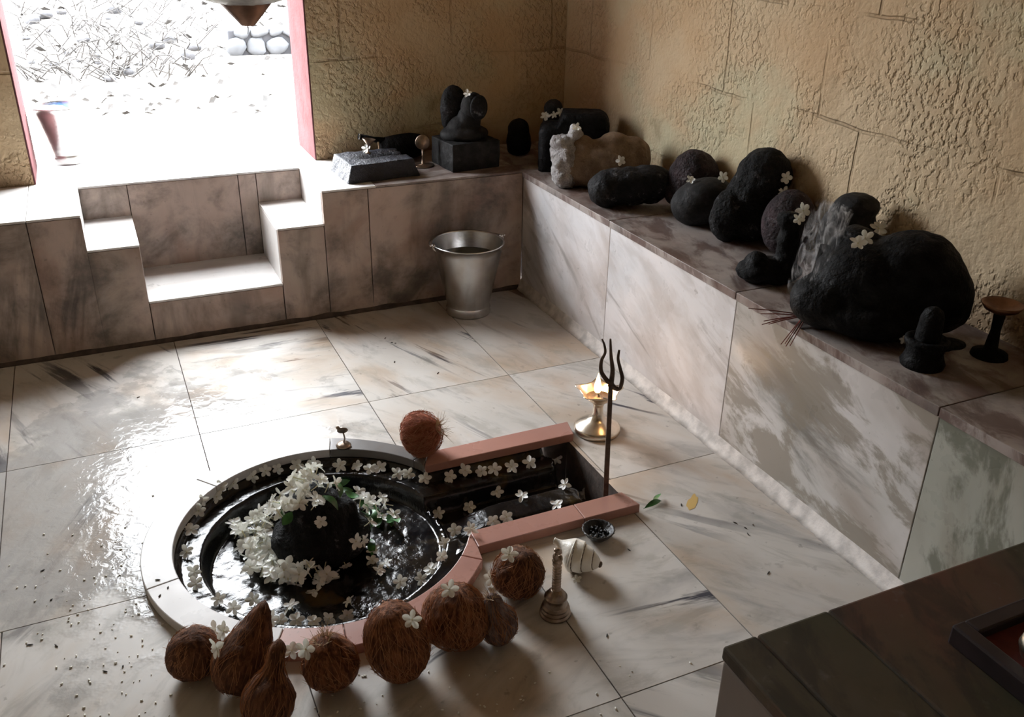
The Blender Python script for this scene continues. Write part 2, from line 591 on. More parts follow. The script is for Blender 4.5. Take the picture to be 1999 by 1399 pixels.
BX, BY, BR = -1.06, -1.226, 0.33         # basin centre and inner radius
CH = 0.148                               # half width of the spout
XE = -0.357                              # open end of the spout


def keyhole(r, ch, xe, n=96):
    a0 = math.asin(ch / r)
    pts = [(BX + r * math.cos(a), BY + r * math.sin(a)) for a in [a0 + (2 * PI - 2 * a0) * k / n for k in range(n + 1)]]
    return pts + [(xe - 0.02 if 0 else xe, BY - ch), (xe, BY + ch)]


bm = bmesh.new()
G = 0.0013
rows = [(0.0, -0.655), (-0.655, -1.284), (-1.284, -1.916), (-1.916, -2.56), (-2.56, -3.2), (-3.2, -3.6)]
cols_top = [-2.5, -2.2, -1.735, -1.266, -0.793, -0.345, 0.0]
cols_low = [-2.5, -2.2, -1.72, -1.20, -0.685, -0.364, 0.0]
angs = {(0, 2): -1.15, (0, 3): -0.05, (0, 4): -1.22, (0, 5): -1.18, (1, 2): 1.15, (1, 4): -1.1, (1, 5): -0.95, (2, 5): -0.9, (2, 4): -0.12, (2, 3): 0.4, (2, 2): 0.9}
for j, (ya, yb) in enumerate(rows):
    cs = cols_top if j < 2 else cols_low
    for i in range(len(cs) - 1):
        ang = angs.get((j, i), random.uniform(-1.3, -0.7))
        box(bm, cs[i] + G, cs[i + 1] - G, yb + G, ya - G, -0.0022, 0.0, ang)
box(bm, -2.5, 0.0, -3.6, 0.0, -0.22, -0.0026, 0, 1)
floor = struct(finish('floor', bm, [M['floor'], M['grout']]))
cut = prism_obj('cut', [keyhole(BR + 0.010, CH + 0.008, XE)], -0.4, 0.2)
md = floor.modifiers.new('hole', 'BOOLEAN')
md.object = cut
md.operation = 'DIFFERENCE'
md.solver = 'EXACT'
dg = bpy.context.evaluated_depsgraph_get()
nm = bpy.data.meshes.new_from_object(floor.evaluated_get(dg))
floor.modifiers.clear()
floor.data = nm
floor.data.name = 'floor'
bpy.data.objects.remove(cut)

# back ledge with the stepped entry cut into it
XL, XR, YB = -2.5, 0.372, 0.417           # room walls: left, right, back (inner faces)
T = 0.018
bm = bmesh.new()
NX0, NX1, NYB = -1.47, -0.737, 0.335
SX0, SX1 = -1.32, -0.893
ZB, ZS = 0.338, 0.146
TC = 0.007
# cores
box(bm, XL, NX0 - T, T, YB, 0, H - TC, 0, 1)
box(bm, NX1 + T, 0.0, T, YB, 0, H - TC, 0, 1)
box(bm, NX0 - T, SX0 - 0.01, T, NYB + T, 0, ZB - TC, 0, 1)
box(bm, SX1 + 0.01, NX1 + T, T, NYB + T, 0, ZB - TC, 0, 1)
box(bm, SX0 - 0.01, SX1 + 0.01, T, NYB + T, 0, ZS - TC, 0, 1)
box(bm, NX0 - T, NX1 + T, NYB + T, 0.75, 0, H - TC, 0, 1)
g = 0.0012
VV = 1.45
# front cladding
for xa, xb in ((-2.5, -2.06), (-2.06, -1.618)):
    box(bm, xa + g, xb - g, 0, T, 0, H - TC - .001, VV)
box(bm, -1.618 + g, NX0, 0, T, 0, H - TC - .001, VV)
box(bm, NX0 + g * 0, SX0 - g, 0, T, 0, ZB - TC - .001, VV, 0)
box(bm, SX0 + g, SX1 - g, 0, T, 0, ZS - TC - .001, 0.2, 0)
box(bm, SX1 + g, NX1 - g, 0, T, 0, ZB - TC - .001, VV, 0)
for xa, xb in ((NX1, -0.58), (-0.58, 0.0)):
    box(bm, xa + g, xb - g, 0, T, 0, H - TC - .001, 0.7)
# cheeks of the cut
box(bm, NX0 - T, NX0, T, NYB, ZB - TC, H - TC - .001, VV, 2)
box(bm, NX1, NX1 + T, T, NYB, ZB - TC, H - TC - .001, VV, 2)
box(bm, SX0 - T, SX0, T, NYB, ZS - TC, ZB - TC - .001, VV, 2)
box(bm, SX1, SX1 + T, T, NYB, ZS - TC, ZB - TC - .001, VV, 2)
# riser behind the step
box(bm, NX0, SX0 - g, NYB, NYB + T, ZB - TC, H - TC - .001, 1.2)
box(bm, SX0 + g, -0.955 - g, NYB, NYB + T, ZS - TC, H - TC - .001, VV)
box(bm, -0.955 + g, SX1 - g, NYB, NYB + T, ZS - TC, H - TC - .001, VV)
box(bm, SX1 + g, NX1, NYB, NYB + T, ZB - TC, H - TC - .001, 0.6)
# treads
box(bm, NX0, SX0, 0, NYB, ZB - TC, ZB, 0.3, 2)
box(bm, SX1, NX1, 0, NYB, ZB - TC, ZB, 0.3, 2)
box(bm, SX0, SX1, 0, NYB, ZS - TC, ZS, 0.1, 2)
# top slabs
for xa, xb in ((-2.5, -1.618), (-1.618, NX0)):
    box(bm, xa + g, xb - g * 0, 0, YB, H - TC, H, 0.4, 2)
box(bm, NX1, -0.55 - g, 0, YB, H - TC, H, 0.3, 2)
box(bm, -0.55 + g, 0, 0, YB, H - TC, H, 0.2, 3)
box(bm, NX0 + g, NX1 - g, NYB, 0.75, H - TC, H, 0.2, 2)
box(bm, -1.60, NX0, YB, 0.75, H - TC, H, 0.2, 2)
box(bm, NX1, -0.65, YB, 0.75, H - TC, H, 0.2, 2)
struct(finish('ledge_back', bm, [M['back'], M['grout'], M['step'], M['ledgetop']], bevel=0.0015))

# right ledge
bm = bmesh.new()
box(bm, T, XR, -3.6, YB, 0, H - 0.021, 0, 1)
ys = [0.0, -0.632, -1.262, -1.897, -2.53, -3.16, -3.6]
sa = [0.55, 0.42, 0.26, 1.30, 1.45, 1.2]
for i in range(6):
    box(bm, 0, T, ys[i + 1] + g, ys[i] - g, 0, H - 0.0225, sa[i], (0, 0, 3, 4, 4, 4)[i])
yt = [YB, 0.0, -0.632, -1.262, -1.897, -2.53, -3.6]
for i in range(6):
    box(bm, -0.006, XR, yt[i + 1] + g, yt[i] - g, H - 0.021, H, 1.3, 2)
struct(finish('ledge_right', bm, [M['side'], M['grout'], M['ledgetop'], M['side2'], M['side3']], bevel=0.0015))

# mortar fillet along the foot of the right ledge
bm = bmesh.new()
n = 190
rows_ = []
for k in range(n + 1):
    y = 0.0 - 3.2 * k / n
    w = 0.024 + 0.004 * noise.noise(Vector((y * 9, 0, 0))) + 0.003 * noise.noise(Vector((y * 40, 3, 0)))
    hh = 0.036 + 0.003 * noise.noise(Vector((y * 7, 9, 0)))
    rows_.append([bm.verts.new(p) for p in ((0.0, y, hh), (-w * 0.24, y, hh * 0.56), (-w * 0.55, y, hh * 0.24), (-w, y, 0.0), (0, y, 0))])
for a, b in zip(rows_, rows_[1:]):
    for k in range(4):
        bm.faces.new((a[k], a[k + 1], b[k + 1], b[k]))
struct(finish('baseboard_right', bm, M['mortar'], smooth=True))
bm = bmesh.new()
rows_ = []
for k in range(n + 1):
    x = -2.5 + 2.5 * k / n
    w = 0.011 + 0.004 * noise.noise(Vector((x * 14, 0, 5)))
    rows_.append([bm.verts.new(p) for p in ((x, 0.0, w * 1.2), (x, -w * 0.5, w * 0.6), (x, -w, 0.0), (x, 0, 0))])
for a, b in zip(rows_, rows_[1:]):
    for k in range(3):
        bm.faces.new((a[k], b[k], b[k + 1], a[k + 1]))
struct(finish('baseboard_back', bm, M['grout'], smooth=True))

# walls
ZC, ZD = 2.7, 1.70
DX0, DX1, YO = -1.60, -0.652, 0.66
bm = bmesh.new()
box(bm, XL - 0.3, DX0, YB, YO, 0, ZC, 0, 0, (0.11, 0))
box(bm, DX1, XR + 0.3, YB, YO, 0, ZC, 0, 0, (0.11, 0))
box(bm, DX0, DX1, YB, YO, ZD, ZC, 0, 0, (0.11, 0))
struct(finish('wall_back', bm, M['wall']))
bm = bmesh.new()
box(bm, XR, XR + 0.3, -3.6, YB, 0, ZC, 0, 0, (0.2, 0))
struct(finish('wall_right', bm, M['wall']))
bm = bmesh.new()
box(bm, XL - 0.3, XL, -3.6, YB, 0, ZC, 0, 0, (0.2, 0))
struct(finish('wall_left', bm, M['ceil']))
bm = bmesh.new()
box(bm, XL - 0.3, XR + 0.3, -3.85, -3.6, 0, ZC, 0, 0, (0.2, 0))
struct(finish('wall_front', bm, M['ceil']))
bm = bmesh.new()
box(bm, XL - 0.4, XR + 0.4, -3.9, YO + 0.05, ZC, ZC + 0.15)
struct(finish('ceiling', bm, M['ceil']))
# pink painted door lining
door = struct(bpy.data.objects.new('door_1', None))
COL.objects.link(door)
for x0, x1 in ((DX0, DX0 + 0.006), (DX1 - 0.006, DX1)):
    bm = bmesh.new()
    box(bm, x0, x1, YB + 0.001, YO + 0.03, H, ZD)
    finish('jamb', bm, M['pinkpaint'], door, bevel=0.002)
bm = bmesh.new()
box(bm, DX0, DX1, YB - 0.008, YO + 0.03, ZD - 0.016, ZD)
finish('lintel', bm, M['pinkpaint'], door, bevel=0.004)

# dark platform in the near corner
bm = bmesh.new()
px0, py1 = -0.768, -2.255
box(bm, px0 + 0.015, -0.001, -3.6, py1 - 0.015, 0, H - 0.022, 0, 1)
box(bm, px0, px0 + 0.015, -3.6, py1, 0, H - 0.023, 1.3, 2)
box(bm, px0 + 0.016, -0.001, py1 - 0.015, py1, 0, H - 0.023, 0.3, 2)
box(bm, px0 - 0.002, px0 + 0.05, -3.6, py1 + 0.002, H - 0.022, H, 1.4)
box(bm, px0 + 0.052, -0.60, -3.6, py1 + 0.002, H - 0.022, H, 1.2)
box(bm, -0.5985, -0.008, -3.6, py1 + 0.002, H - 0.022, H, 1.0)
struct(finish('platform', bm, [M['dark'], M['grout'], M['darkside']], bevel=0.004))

# ------------------------------------------------------------------ outside
bm = bmesh.new()
uvl = bm.loops.layers.uv.verify()
nx, ny = 60, 70
vs = {}
for i in range(nx + 1):
    for j in range(ny + 1):
        x = -16 + 32 * i / nx
        y = 0.70 + 24 * (j / ny) ** 1.6
        z = 0.425 + 0.05 * noise.noise(Vector((x * 0.6, y * 0.6, 0))) * min(1, max(0, (y - 1.2)))
        z += 0.55 * min(1, max(0, (y - 3.4) / 4)) * min(1, max(0, (-x - 0.45) / 0.6))
        z += 0.22 * max(0, y - 8.2)
        vs[i, j] = bm.verts.new((x, y, z))
for i in range(nx):
    for j in range(ny):
        bm.faces.new((vs[i, j], vs[i + 1, j], vs[i + 1, j + 1], vs[i, j + 1]))
ground = struct(finish('ground', bm, M['soil'], smooth=True))
gbv = None


def bvh_of(objs):
    dgx = bpy.context.evaluated_depsgraph_get()
    V, Fc = [], []
    for o in objs:
        ev = o.evaluated_get(dgx)
        me = ev.to_mesh()
        k = len(V)
        mw = o.matrix_world
        V += [mw @ v.co for v in me.vertices]
        Fc += [tuple(k + i for i in p.vertices) for p in me.polygons]
        ev.to_mesh_clear()
    return BVHTree.FromPolygons(V, Fc)


gbv = bvh_of([ground])


def gz(x, y):
    h = gbv.ray_cast(Vector((x, y, 5)), Vector((0, 0, -1)))
    return h[0].z if h[0] else 0.43


# retaining wall of rounded stones
wallo = thing('stone_wall', 'low dry wall of rounded pale stones on the bright ground outside the doorway', 'stone wall', (0, 0, 0))
bm = bmesh.new()
box(bm, -0.50, 0.9, 3.43, 3.60, 0.40, 0.585)
finish('core', bm, M['joint'], wallo, bevel=0.01)
rnd = random.Random(3)
z = 0.428
for row in range(2):
    x = -0.52 + (0.0, 0.06)[row]
    hh = (0.105, 0.062)[row]
    while x < 0.85:
        w = rnd.uniform(0.10, 0.17) if row == 0 else rnd.uniform(0.06, 0.12)
        bm = bmesh.new()
        ell(bm, (x + w / 2, 3.425, z + hh / 2), (w * 0.56, 0.030, hh * 0.56), (0, rnd.uniform(-.15, .15), 0), 2)
        rough(bm, 0.020, 13, row + x)
        finish('stone', bm, M['wallstone'], wallo, smooth=True)
        x += w + 0.008
    z += hh + 0.006
# loose stones
rnd = random.Random(11)
spots = [(250, 133), (213, 145), (165, 92), (190, 115), (70, 75), (55, 92), (90, 40), (120, 25), (150, 12), (230, 62), (275, 70), (330, 85), (300, 50), (360, 60), (60, 115), (130, 105), (155, 112), (105, 120), (335, 40), (210, 28), (95, 70), (180, 60), (270, 118), (380, 92)]
for k, (u, v) in enumerate(spots):
    p = on(u, v, 0.46 if v > 60 else 0.6)
    r = rnd.uniform(0.02, 0.058)
    bm = bmesh.new()
    ell(bm, (0, 0, 0), (r, r * rnd.uniform(.6, 1), r * rnd.uniform(.5, .8)), (0, 0, rnd.uniform(0, 3)), 2)
    rough(bm, r * 0.25, 1.2 / r, k)
    o = finish('loose_stone', bm, M['fieldstone'], smooth=True)
    o.location = (p.x, p.y, gz(p.x, p.y) + r * 0.3)
    tag(o, 'grey loose stone lying in the sunlit rubble beyond the doorway', 'stone', 'loose stones in the rubble outside')
bm = bmesh.new()
for k in range(420):
    u, v = rnd.uniform(40, 555), 8 + 210 * rnd.random() ** 1.7
    p = on(u, v, 0.45)
    if p.y > 9 or p.y < 0.9:
        continue
    zz = gz(p.x, p.y)
    a = rnd.uniform(0, PI)
    s = rnd.uniform(0.008, 0.021) * (1 + 0.22 * p.y)
    d = Vector((math.cos(a), math.sin(a), rnd.uniform(-.2, .5))) * s
    e = Vector((-math.sin(a), math.cos(a), rnd.choice((-1, 1)) * rnd.uniform(.4, 1.3))) * s * 0.4
    c = Vector((p.x, p.y, zz + 0.012))
    q = [bm.verts.new(c + w_) for w_ in (-d, e + Vector((0, 0, .004)), d, -e)]
    bm.faces.new(q)
tag(finish('leaf_litter', bm, M['litter']), 'scattered dry leaf litter on the bright ground outside', 'leaf litter', kind='stuff')
bm = bmesh.new()
for k in range(420):
    u, v = rnd.gauss(200, 95), rnd.uniform(2, 115)
    p = on(min(400, max(45, u)), v, 0.55)
    zz = gz(p.x, p.y)
    a = rnd.uniform(0, 2 * PI)
    L = rnd.uniform(0.05, 0.22)
    d = Vector((math.cos(a), math.sin(a), rnd.uniform(0.05, .9))) * L
    c = Vector((p.x, p.y, zz))
    mid = c + d * 0.5 + Vector((rnd.uniform(-.05, .05), rnd.uniform(-.05, .05), .03))
    tube(bm, [c, mid, c + d], [0.005, 0.004, 0.002], 4)
tag(finish('dry_brushwood', bm, M['litter']), 'tangle of dry brushwood twigs on the slope outside the doorway', 'brushwood', kind='stuff')

# ------------------------------------------------------------------ the basin
basin = thing('stone_basin', 'keyhole shaped pink and grey stone basin set into the marble floor', 'basin', (0, 0, 0))
bt = 0.024


def arc_seg(a0, a1, r0, r1, z0, z1, n=24, r1f=None):
    bm = bmesh.new()
    uvl = bm.loops.layers.uv.verify()
    cs = []
    for k in range(n + 1):
        a = a0 + (a1 - a0) * k / n
        cx, sx = math.cos(a), math.sin(a)
        r1 = r1f(a) if r1f else r1
        cs.append([bm.verts.new((BX + r * cx, BY + r * sx, zz)) for r, zz in ((r0, z0), (r1, z0), (r1, z1), (r0, z1))])
    for a, b in zip(cs, cs[1:]):
        for k in range(4):
            bm.faces.new((a[k], b[k], b[(k + 1) % 4], a[(k + 1) % 4]))
    bm.faces.new(cs[0])
    bm.faces.new(cs[-1][::-1])
    bmesh.ops.recalc_face_normals(bm, faces=bm.faces)
    ox, oy = random.uniform(-5, 5), random.uniform(-5, 5)
    for f in bm.faces:
        for l in f.loops:
            l[uvl].uv = (l.vert.co.x + ox, l.vert.co.y + oy + l.vert.co.z)
    return bm


def poly_block(pts, z0, z1):
    bm = bmesh.new()
    uvl = bm.loops.layers.uv.verify()
    lo = [bm.verts.new((x, y, z0)) for x, y in pts]
    hi = [bm.verts.new((x, y, z1)) for x, y in pts]
    n = len(pts)
    bm.faces.new(lo[::-1])
    bm.faces.new(hi)
    for i in range(n):
        bm.faces.new((lo[i], lo[(i + 1) % n], hi[(i + 1) % n], hi[i]))
    bmesh.ops.recalc_face_normals(bm, faces=bm.faces)
    ox, oy = random.uniform(-5, 5), random.uniform(-5, 5)
    for f in bm.faces:
        for l in f.loops:
            l[uvl].uv = (l.vert.co.x + ox, l.vert.co.y + oy + l.vert.co.z)
    return bm


R0, R1 = BR, BR + 0.066


def ring_out(a):
    d = math.degrees(a) % 360
    r = R1
    if d < 90:
        r = 0.376 + 0.020 * sstep(45, 90, d)
    if d > 285:
        r = 0.396 - 0.016 * sstep(285, 318, d)
    return r


dg2 = PI / 180
for a0, a1, m in ((34, 74, 'rimdark'), (74.2, 128, 'rimgrey'), (128.2, 190, 'rimgrey'), (190.2, 242, 'rimgrey'), (242.2, 262, 'pink'), (262.2, 276, 'pink'), (276.2, 283, 'rimdark'), (283.2, 318, 'pink')):
    finish('rim_block', arc_seg(a0 * dg2, a1 * dg2, R0, R1, 0.0004, bt, r1f=ring_out), M[m], basin, bevel=0.002)
# straight sides of the spout, mitred into the ring
yi, yo = CH, CH + 0.060


def pol(deg, r):
    return (BX + r * math.cos(deg * dg2), BY + r * math.sin(deg * dg2))


finish('rim_block', poly_block([pol(318.3, R0), pol(318.3, 0.380), (-0.7695, BY - yo), (-0.7665, BY - yi), pol(331, R0), pol(325, R0)], 0.0004, bt), M['pink'], basin, bevel=0.002)
finish('rim_block', poly_block([(-0.7650, BY - yi), (-0.7680, BY - yo), (-0.502, BY - yo), (-0.500, BY - yi)], 0.0004, bt), M['pink'], basin, bevel=0.002)
finish('rim_block', poly_block([(-0.4985, BY - yi), (-0.5005, BY - yo), (-0.352, BY - yo - .002), (-0.366, BY - yi)], 0.0004, bt), M['pink'], basin, bevel=0.002)
finish('rim_block', poly_block([pol(33.8, R0), pol(30, R0), (-0.770, BY + yi), (-0.741, BY + yo), pol(33.8, 0.376)], 0.0004, bt), M['rimdark'], basin, bevel=0.002)
finish('rim_block', poly_block([(-0.768, BY + yi), (-0.345, BY + yi - .006), (-0.330, BY + yo), (-0.739, BY + yo)], 0.0004, bt), M['pink'], basin, bevel=0.002)


def basin_z(x, y):
    """depth of the black hollow: outer ledge, bowl, spout with a ridge, sump at the open end; returns z and which part"""
    r = math.hypot(x - BX, y - BY)
    yy = y - BY
    # ring
    rb = 0.272
    zr = -0.018 - 0.046 * sstep(rb + 0.006, rb - 0.012, r) - 0.006 * sstep(0.27, 0.0, r)
    zr += 0.0185 * sstep(0.318, 0.331, r)
    part = 0 if r > rb - 0.004 else 1
    inch = x > BX + 0.12 and abs(yy) < CH + 0.02
    if inch:
        zc = -0.020 - 0.050 * sstep(0.080, 0.062, yy) + 0.034 * sstep(0.030, 0.002, yy) * sstep(-0.095, -0.060, yy) * sstep(BX + .25, BX + .42, x)
        zc += 0.038 * sstep(-0.108, -0.126, yy) * (1 - 0.3 * sstep(-0.8, -0.6, x))
        wall = sstep(CH - 0.012, CH + 0.003, abs(yy))
        zc = zc + (0.0005 - zc) * wall
        # where the ring's ledge opens into the spout
        k = sstep(0.262, 0.285, r) * sstep(0.115, 0.085, abs(yy))
        k2 = sstep(0.300, 0.335, r)
        k = max(k, k2)
        e0 = -0.428 + 0.022 * noise.noise(Vector((0, y * 22, 0))) - 0.06 * yy
        end = sstep(e0, e0 + 0.030, x)
        zc = zc * (1 - end) + (-0.19) * end
        if r > 0.335:
            zz, part = zc, 2
        else:
            zz = zr * (1 - k) + zc * k
            if k > 0.5:
                part = 2
    else:
        zz = zr
    zz += 0.0014 * noise.noise(Vector((x * 30, y * 30, 0))) + 0.0006 * noise.noise(Vector((x * 90, y * 90, 4)))
    return zz, part


st = 0.0042
bms = [bmesh.new() for _ in range(3)]
vm = [{} for _ in range(3)]
nx = int((XE + 0.001 - (BX - BR - 0.012)) / st)
X0, Y0 = BX - BR - 0.012, BY - BR - 0.012
ny = int((2 * BR + 0.024) / st)
zt = {}


def gv(p, i, j):
    if (i, j) not in vm[p]:
        if (i, j) not in zt:
            zt[i, j] = basin_z(X0 + i * st, Y0 + j * st)
        vm[p][i, j] = bms[p].verts.new((X0 + i * st, Y0 + j * st, min(zt[i, j][0], -0.0008)))
    return vm[p][i, j]


for i in range(nx):
    for j in range(ny):
        cx, cy = X0 + (i + .5) * st, Y0 + (j + .5) * st
        if math.hypot(cx - BX, cy - BY) < BR + 0.009 or (cx > BX and abs(cy - BY) < CH + 0.007):
            p = basin_z(cx, cy)[1]
            bms[p].faces.new([gv(p, a, b) for a, b in ((i, j), (i + 1, j), (i + 1, j + 1), (i, j + 1))])
parts_b = [finish(nm_, b_, M['wet'], basin, smooth=True) for nm_, b_ in zip(('inner_ledge', 'bowl', 'spout_channel'), bms)]
parts_b[0]['label'] = 'wet black ledge inside the rim'

# lingam rock
bm = blob([((0, 0, 0.03), (0.102, 0.095, 0.075)), ((0.01, 0.01, 0.075), (0.090, 0.080, 0.055)), ((-0.005, 0.02, 0.112), (0.068, 0.060, 0.040)), ((0.05, -0.01, 0.03), (0.07, 0.07, 0.06))], 0.006, 0.010, 13, 2.0)
flatten_base(bm, -0.02)
lingam = finish('lingam_stone', bm, M['blackrough'], smooth=True)
lingam.location = (-1.075, -1.205, -0.0462)
tag(lingam, 'rugged black stone rising from the middle of the wet basin, heaped with white flowers', 'sacred stone')
bpy.context.view_layer.update()

# ------------------------------------------------------------------ flowers
PET = []
for k in range(4):
    rr_ = random.Random(40 + k)
    bm = bmesh.new()
    for i in range(5):
        a = 2 * PI * i / 5 + rr_.uniform(-.14, .14)
        L = rr_.uniform(0.0145, 0.0180)
        W = rr_.uniform(0.0045, 0.0058)
        lift = rr_.uniform(-0.25, 0.65)
        curl = rr_.uniform(-0.9, 0.9)
        tw = rr_.uniform(-.3, .3)
        grid = []
        for s in range(6):
            t = s / 5
            w = W * (0.30 + 1.0 * math.sin(min(1, t * 1.08) * PI * 0.93) ** 0.8 * (0.6 + 0.5 * t)) if s < 5 else W * 0.35
            row = []
            for q in range(4):
                e = (q / 3 - 0.5) * 2
                x = 0.0015 + L * t
                yv = e * w
                zv = 0.002 + lift * L * t * 0.55 + curl * L * t * t * 0.45 + 0.0022 * e * e + tw * yv * t
                row.append(bm.verts.new((math.cos(a) * x - math.sin(a) * yv, math.sin(a) * x + math.cos(a) * yv, zv)))
            grid.append(row)
        for s in range(5):
            for q in range(3):
                bm.faces.new((grid[s][q], grid[s + 1][q], grid[s + 1][q + 1], grid[s][q + 1]))
    me = bpy.data.meshes.new('petals')
    bm.to_mesh(me)
    bm.free()
    me.materials.append(M['petal'])
    for p in me.polygons:
        p.use_smooth = True
    bm = bmesh.new()
    b = rr_.uniform(-.004, .004)
    tube(bm, [(0, 0, 0.003), (b * .4, 0, -0.006), (b, b * .5, -0.016)], [0.0016, 0.0011, 0.0010], 6)
    mt = bpy.data.meshes.new('flower_tube')
    bm.to_mesh(mt)
    bm.free()
    mt.materials.append(M['tube'])
    PET.append((me, mt))

FR = random.Random(99)


def flower(loc, nrm, label, group=None, tilt=0.35, size=1.0, face=None, name='white_flower'):
    """one flower (petals + tube) resting on a surface point; face = direction the blossom looks, else the normal tipped at random"""
    me, mt = PET[FR.randrange(4)]
    n = Vector(nrm)
    if face is not None:
        n = (n * 0.35 + Vector(face).normalized()).normalized()
    n = (n + Vector((FR.uniform(-1, 1), FR.uniform(-1, 1), FR.uniform(-1, 1))) * tilt).normalized()
    if Vector(nrm).dot(n) < 0.1:
        n = (n + Vector(nrm) * (0.3 - Vector(nrm).dot(n))).normalized()
    q = n.to_track_quat('Z', 'Y') @ Euler((0, 0, FR.uniform(0, 2 * PI))).to_quaternion()
    o = bpy.data.objects.new(name, me)
    COL.objects.link(o)
    o.rotation_mode = 'QUATERNION'
    o.rotation_quaternion = q
    s = size * FR.uniform(0.9, 1.12)
    o.scale = (s, s, s)
    up = 0.006 + 0.011 * (1 - max(0, Vector(nrm).dot(n))) * s
    o.location = Vector(loc) + Vector(nrm) * up
    t = bpy.data.objects.new('flower_tube', mt)
    COL.objects.link(t)
    t.parent = o
    tag(o, label, 'flower', group)
    return o


TARGET = {'bv': None}


def hit(px, py):
    r = ray(px, py)
    h = TARGET['bv'].ray_cast(CPOS, r)
    if h[0] is None:
        return on(px, py, 0.0), Vector((0, 0, 1))
    n = h[1]
    if n.dot(r) > 0:
        n = -n
    return h[0], n


ORD = ['first', 'second', 'third', 'fourth', 'fifth', 'sixth', 'seventh', 'eighth', 'ninth', 'tenth', 'eleventh', 'twelfth', 'thirteenth', 'fourteenth', 'fifteenth', 'sixteenth', 'seventeenth', 'eighteenth', 'nineteenth', 'twentieth', 'twenty-first', 'twenty-second', 'twenty-third', 'twenty-fourth', 'twenty-fifth', 'twenty-sixth', 'twenty-seventh', 'twenty-eighth', 'twenty-ninth', 'thirtieth']
TARGET['bv'] = bvh_of([o for o in COL.objects if o.type == 'MESH' and (o.parent == basin or o is lingam or o is floor)])
CAMDIR = Vector((-0.42, -0.91, 0.6))
row = [(496, 1176), (458, 1193), (428, 1176), (384, 1146), (381, 1123), (366, 1084), (374, 1040), (389, 1004), (397, 985), (425, 976), (433, 958), (458, 950), (495, 937), (519, 925), (544, 922), (581, 915), (613, 912), (665, 915), (698, 915), (722, 921), (742, 918), (776, 930), (799, 932), (829, 940)]
for k, (u, v) in enumerate(row):
    p, n = hit(u, v)
    flower(p, (0, 0, 1), f'white flower on the black ring ledge, {ORD[k]} from the pointed coconut, going clockwise', 'white flowers along the basin ledge', 0.3, 1.0, CAMDIR)
row = [(1086, 901), (1035, 910), (999, 917), (965, 922), (940, 927), (908, 924), (879, 937)]
for k, (u, v) in enumerate(row):
    p, n = hit(u, v)
    flower(p, (0, 0, 1), f'white flower on the far ledge of the spout, {ORD[k]} from its open end', 'white flowers along the spout ledge', 0.3, 1.0, CAMDIR)
row = [(1140, 972), (1103, 952), (1088, 990), (1019, 973), (989, 1016), (970, 966), (963, 1024), (921, 1040), (917, 996), (888, 1041), (857, 1008)]
for k, (u, v) in enumerate(row):
    p, n = hit(u, v)
    flower(p, (0, 0, 1), f'white flower in the black spout channel, {ORD[k]} from the open end', 'white flowers in the spout channel', 0.6, 1.0, CAMDIR)
row = [(869, 1066), (862, 1093), (843, 1117), (822, 1136), (781, 1142)]
for k, (u, v) in enumerate(row):
    p, n = hit(u, v)
    flower(p, (0, 0, 1), f'white flower where the spout meets the bowl, {ORD[k]} below the pink mitred corner', 'white flowers at the mouth of the bowl', 0.5, 1.0, CAMDIR)
row = [(677, 1210), (645, 1216), (613, 1218), (580, 1216), (548, 1217), (527, 1216)]
for k, (u, v) in enumerate(row):
    p, n = hit(u, v)
    flower(p, (0, 0, 1), f'white flower under the near pink rim, {ORD[k]} from the dark grey rim piece', 'white flowers under the near rim', 0.5, 1.0, CAMDIR)
row = [((569, 1190), 'open white flower alone on the wet black bowl near the pointed coconut'), ((683, 1180), 'white flower lying face down near the edge of the wet bowl'),
       ((613, 1163), 'white flower on its side just below the flower heap'), ((672, 1097), 'small white flower beside the black stone, its tube pointing away'),
       ((690, 1056), 'cream flower of a touching pair beside the black stone, nearer the stone'), ((704, 1052), 'cream flower of a touching pair beside the black stone, farther from the stone'),
       ((730, 1078), 'white flower just above the trio on the wet bowl'), ((728, 1100), 'white flower of the trio on the wet bowl, nearest the black stone'),
       ((738, 1120), 'white flower of the trio on the wet bowl, nearest the viewer'), ((755, 1106), 'white flower of the trio on the wet bowl, nearest the spout'),
       ((625, 1018), 'cream flower stuck on the front of the black stone')]
for (u, v), lab in row:
    p, n = hit(u, v)
    flower(p, n, lab, None, 0.45, 1.0)
heap = [(606, 938), (592, 932), (618, 936), (640, 955), (585, 950), (603, 952), (622, 955), (600, 968), (570, 985), (590, 985), (612, 985), (577, 968), (560, 998), (545, 980), (556, 985), (535, 998), (545, 1012), (522, 1008), (510, 1020), (525, 1028), (505, 1035), (490, 1030), (478, 1042), (462, 1040), (500, 1050), (515, 1045), (470, 1052), (482, 1060), (497, 1068), (512, 1062), (480, 1080), (500, 1085), (515, 1078), (488, 1096), (505, 1102), (524, 1095), (535, 1085), (510, 1116), (530, 1112), (548, 1105), (562, 1095), (545, 1122), (560, 1118), (578, 1108), (575, 1125), (595, 1100), (590, 1115), (605, 1090), (612, 1110), (628, 1100), (600, 1128), (530, 1135), (520, 1128), (640, 1110), (486, 1124), (555, 1140)]
for u, v in heap:
    for e in range(2 if v < 1136 else 1):
        p, n = hit(u + FR.uniform(-5, 5), v + FR.uniform(-4, 4))
        if p.z < -0.09:
            continue
        p = p + n * (0.006 + 0.014 * e)
        flower(p, n, 'white flower in the crescent heap around the black stone in the basin', 'white flowers heaped around the black stone', 0.75, 1.14)
for u, v in [(700, 972), (712, 980), (724, 990), (735, 1000), (718, 1003), (747, 985), (757, 1000), (730, 1018), (743, 1022), (768, 1018), (712, 1025), (705, 990)]:
    p, n = hit(u, v)
    flower(p + n * 0.012, n, 'white flower in the smaller heap with green leaves beside the black stone', 'white flowers heaped with green leaves', 0.75, 1.1)


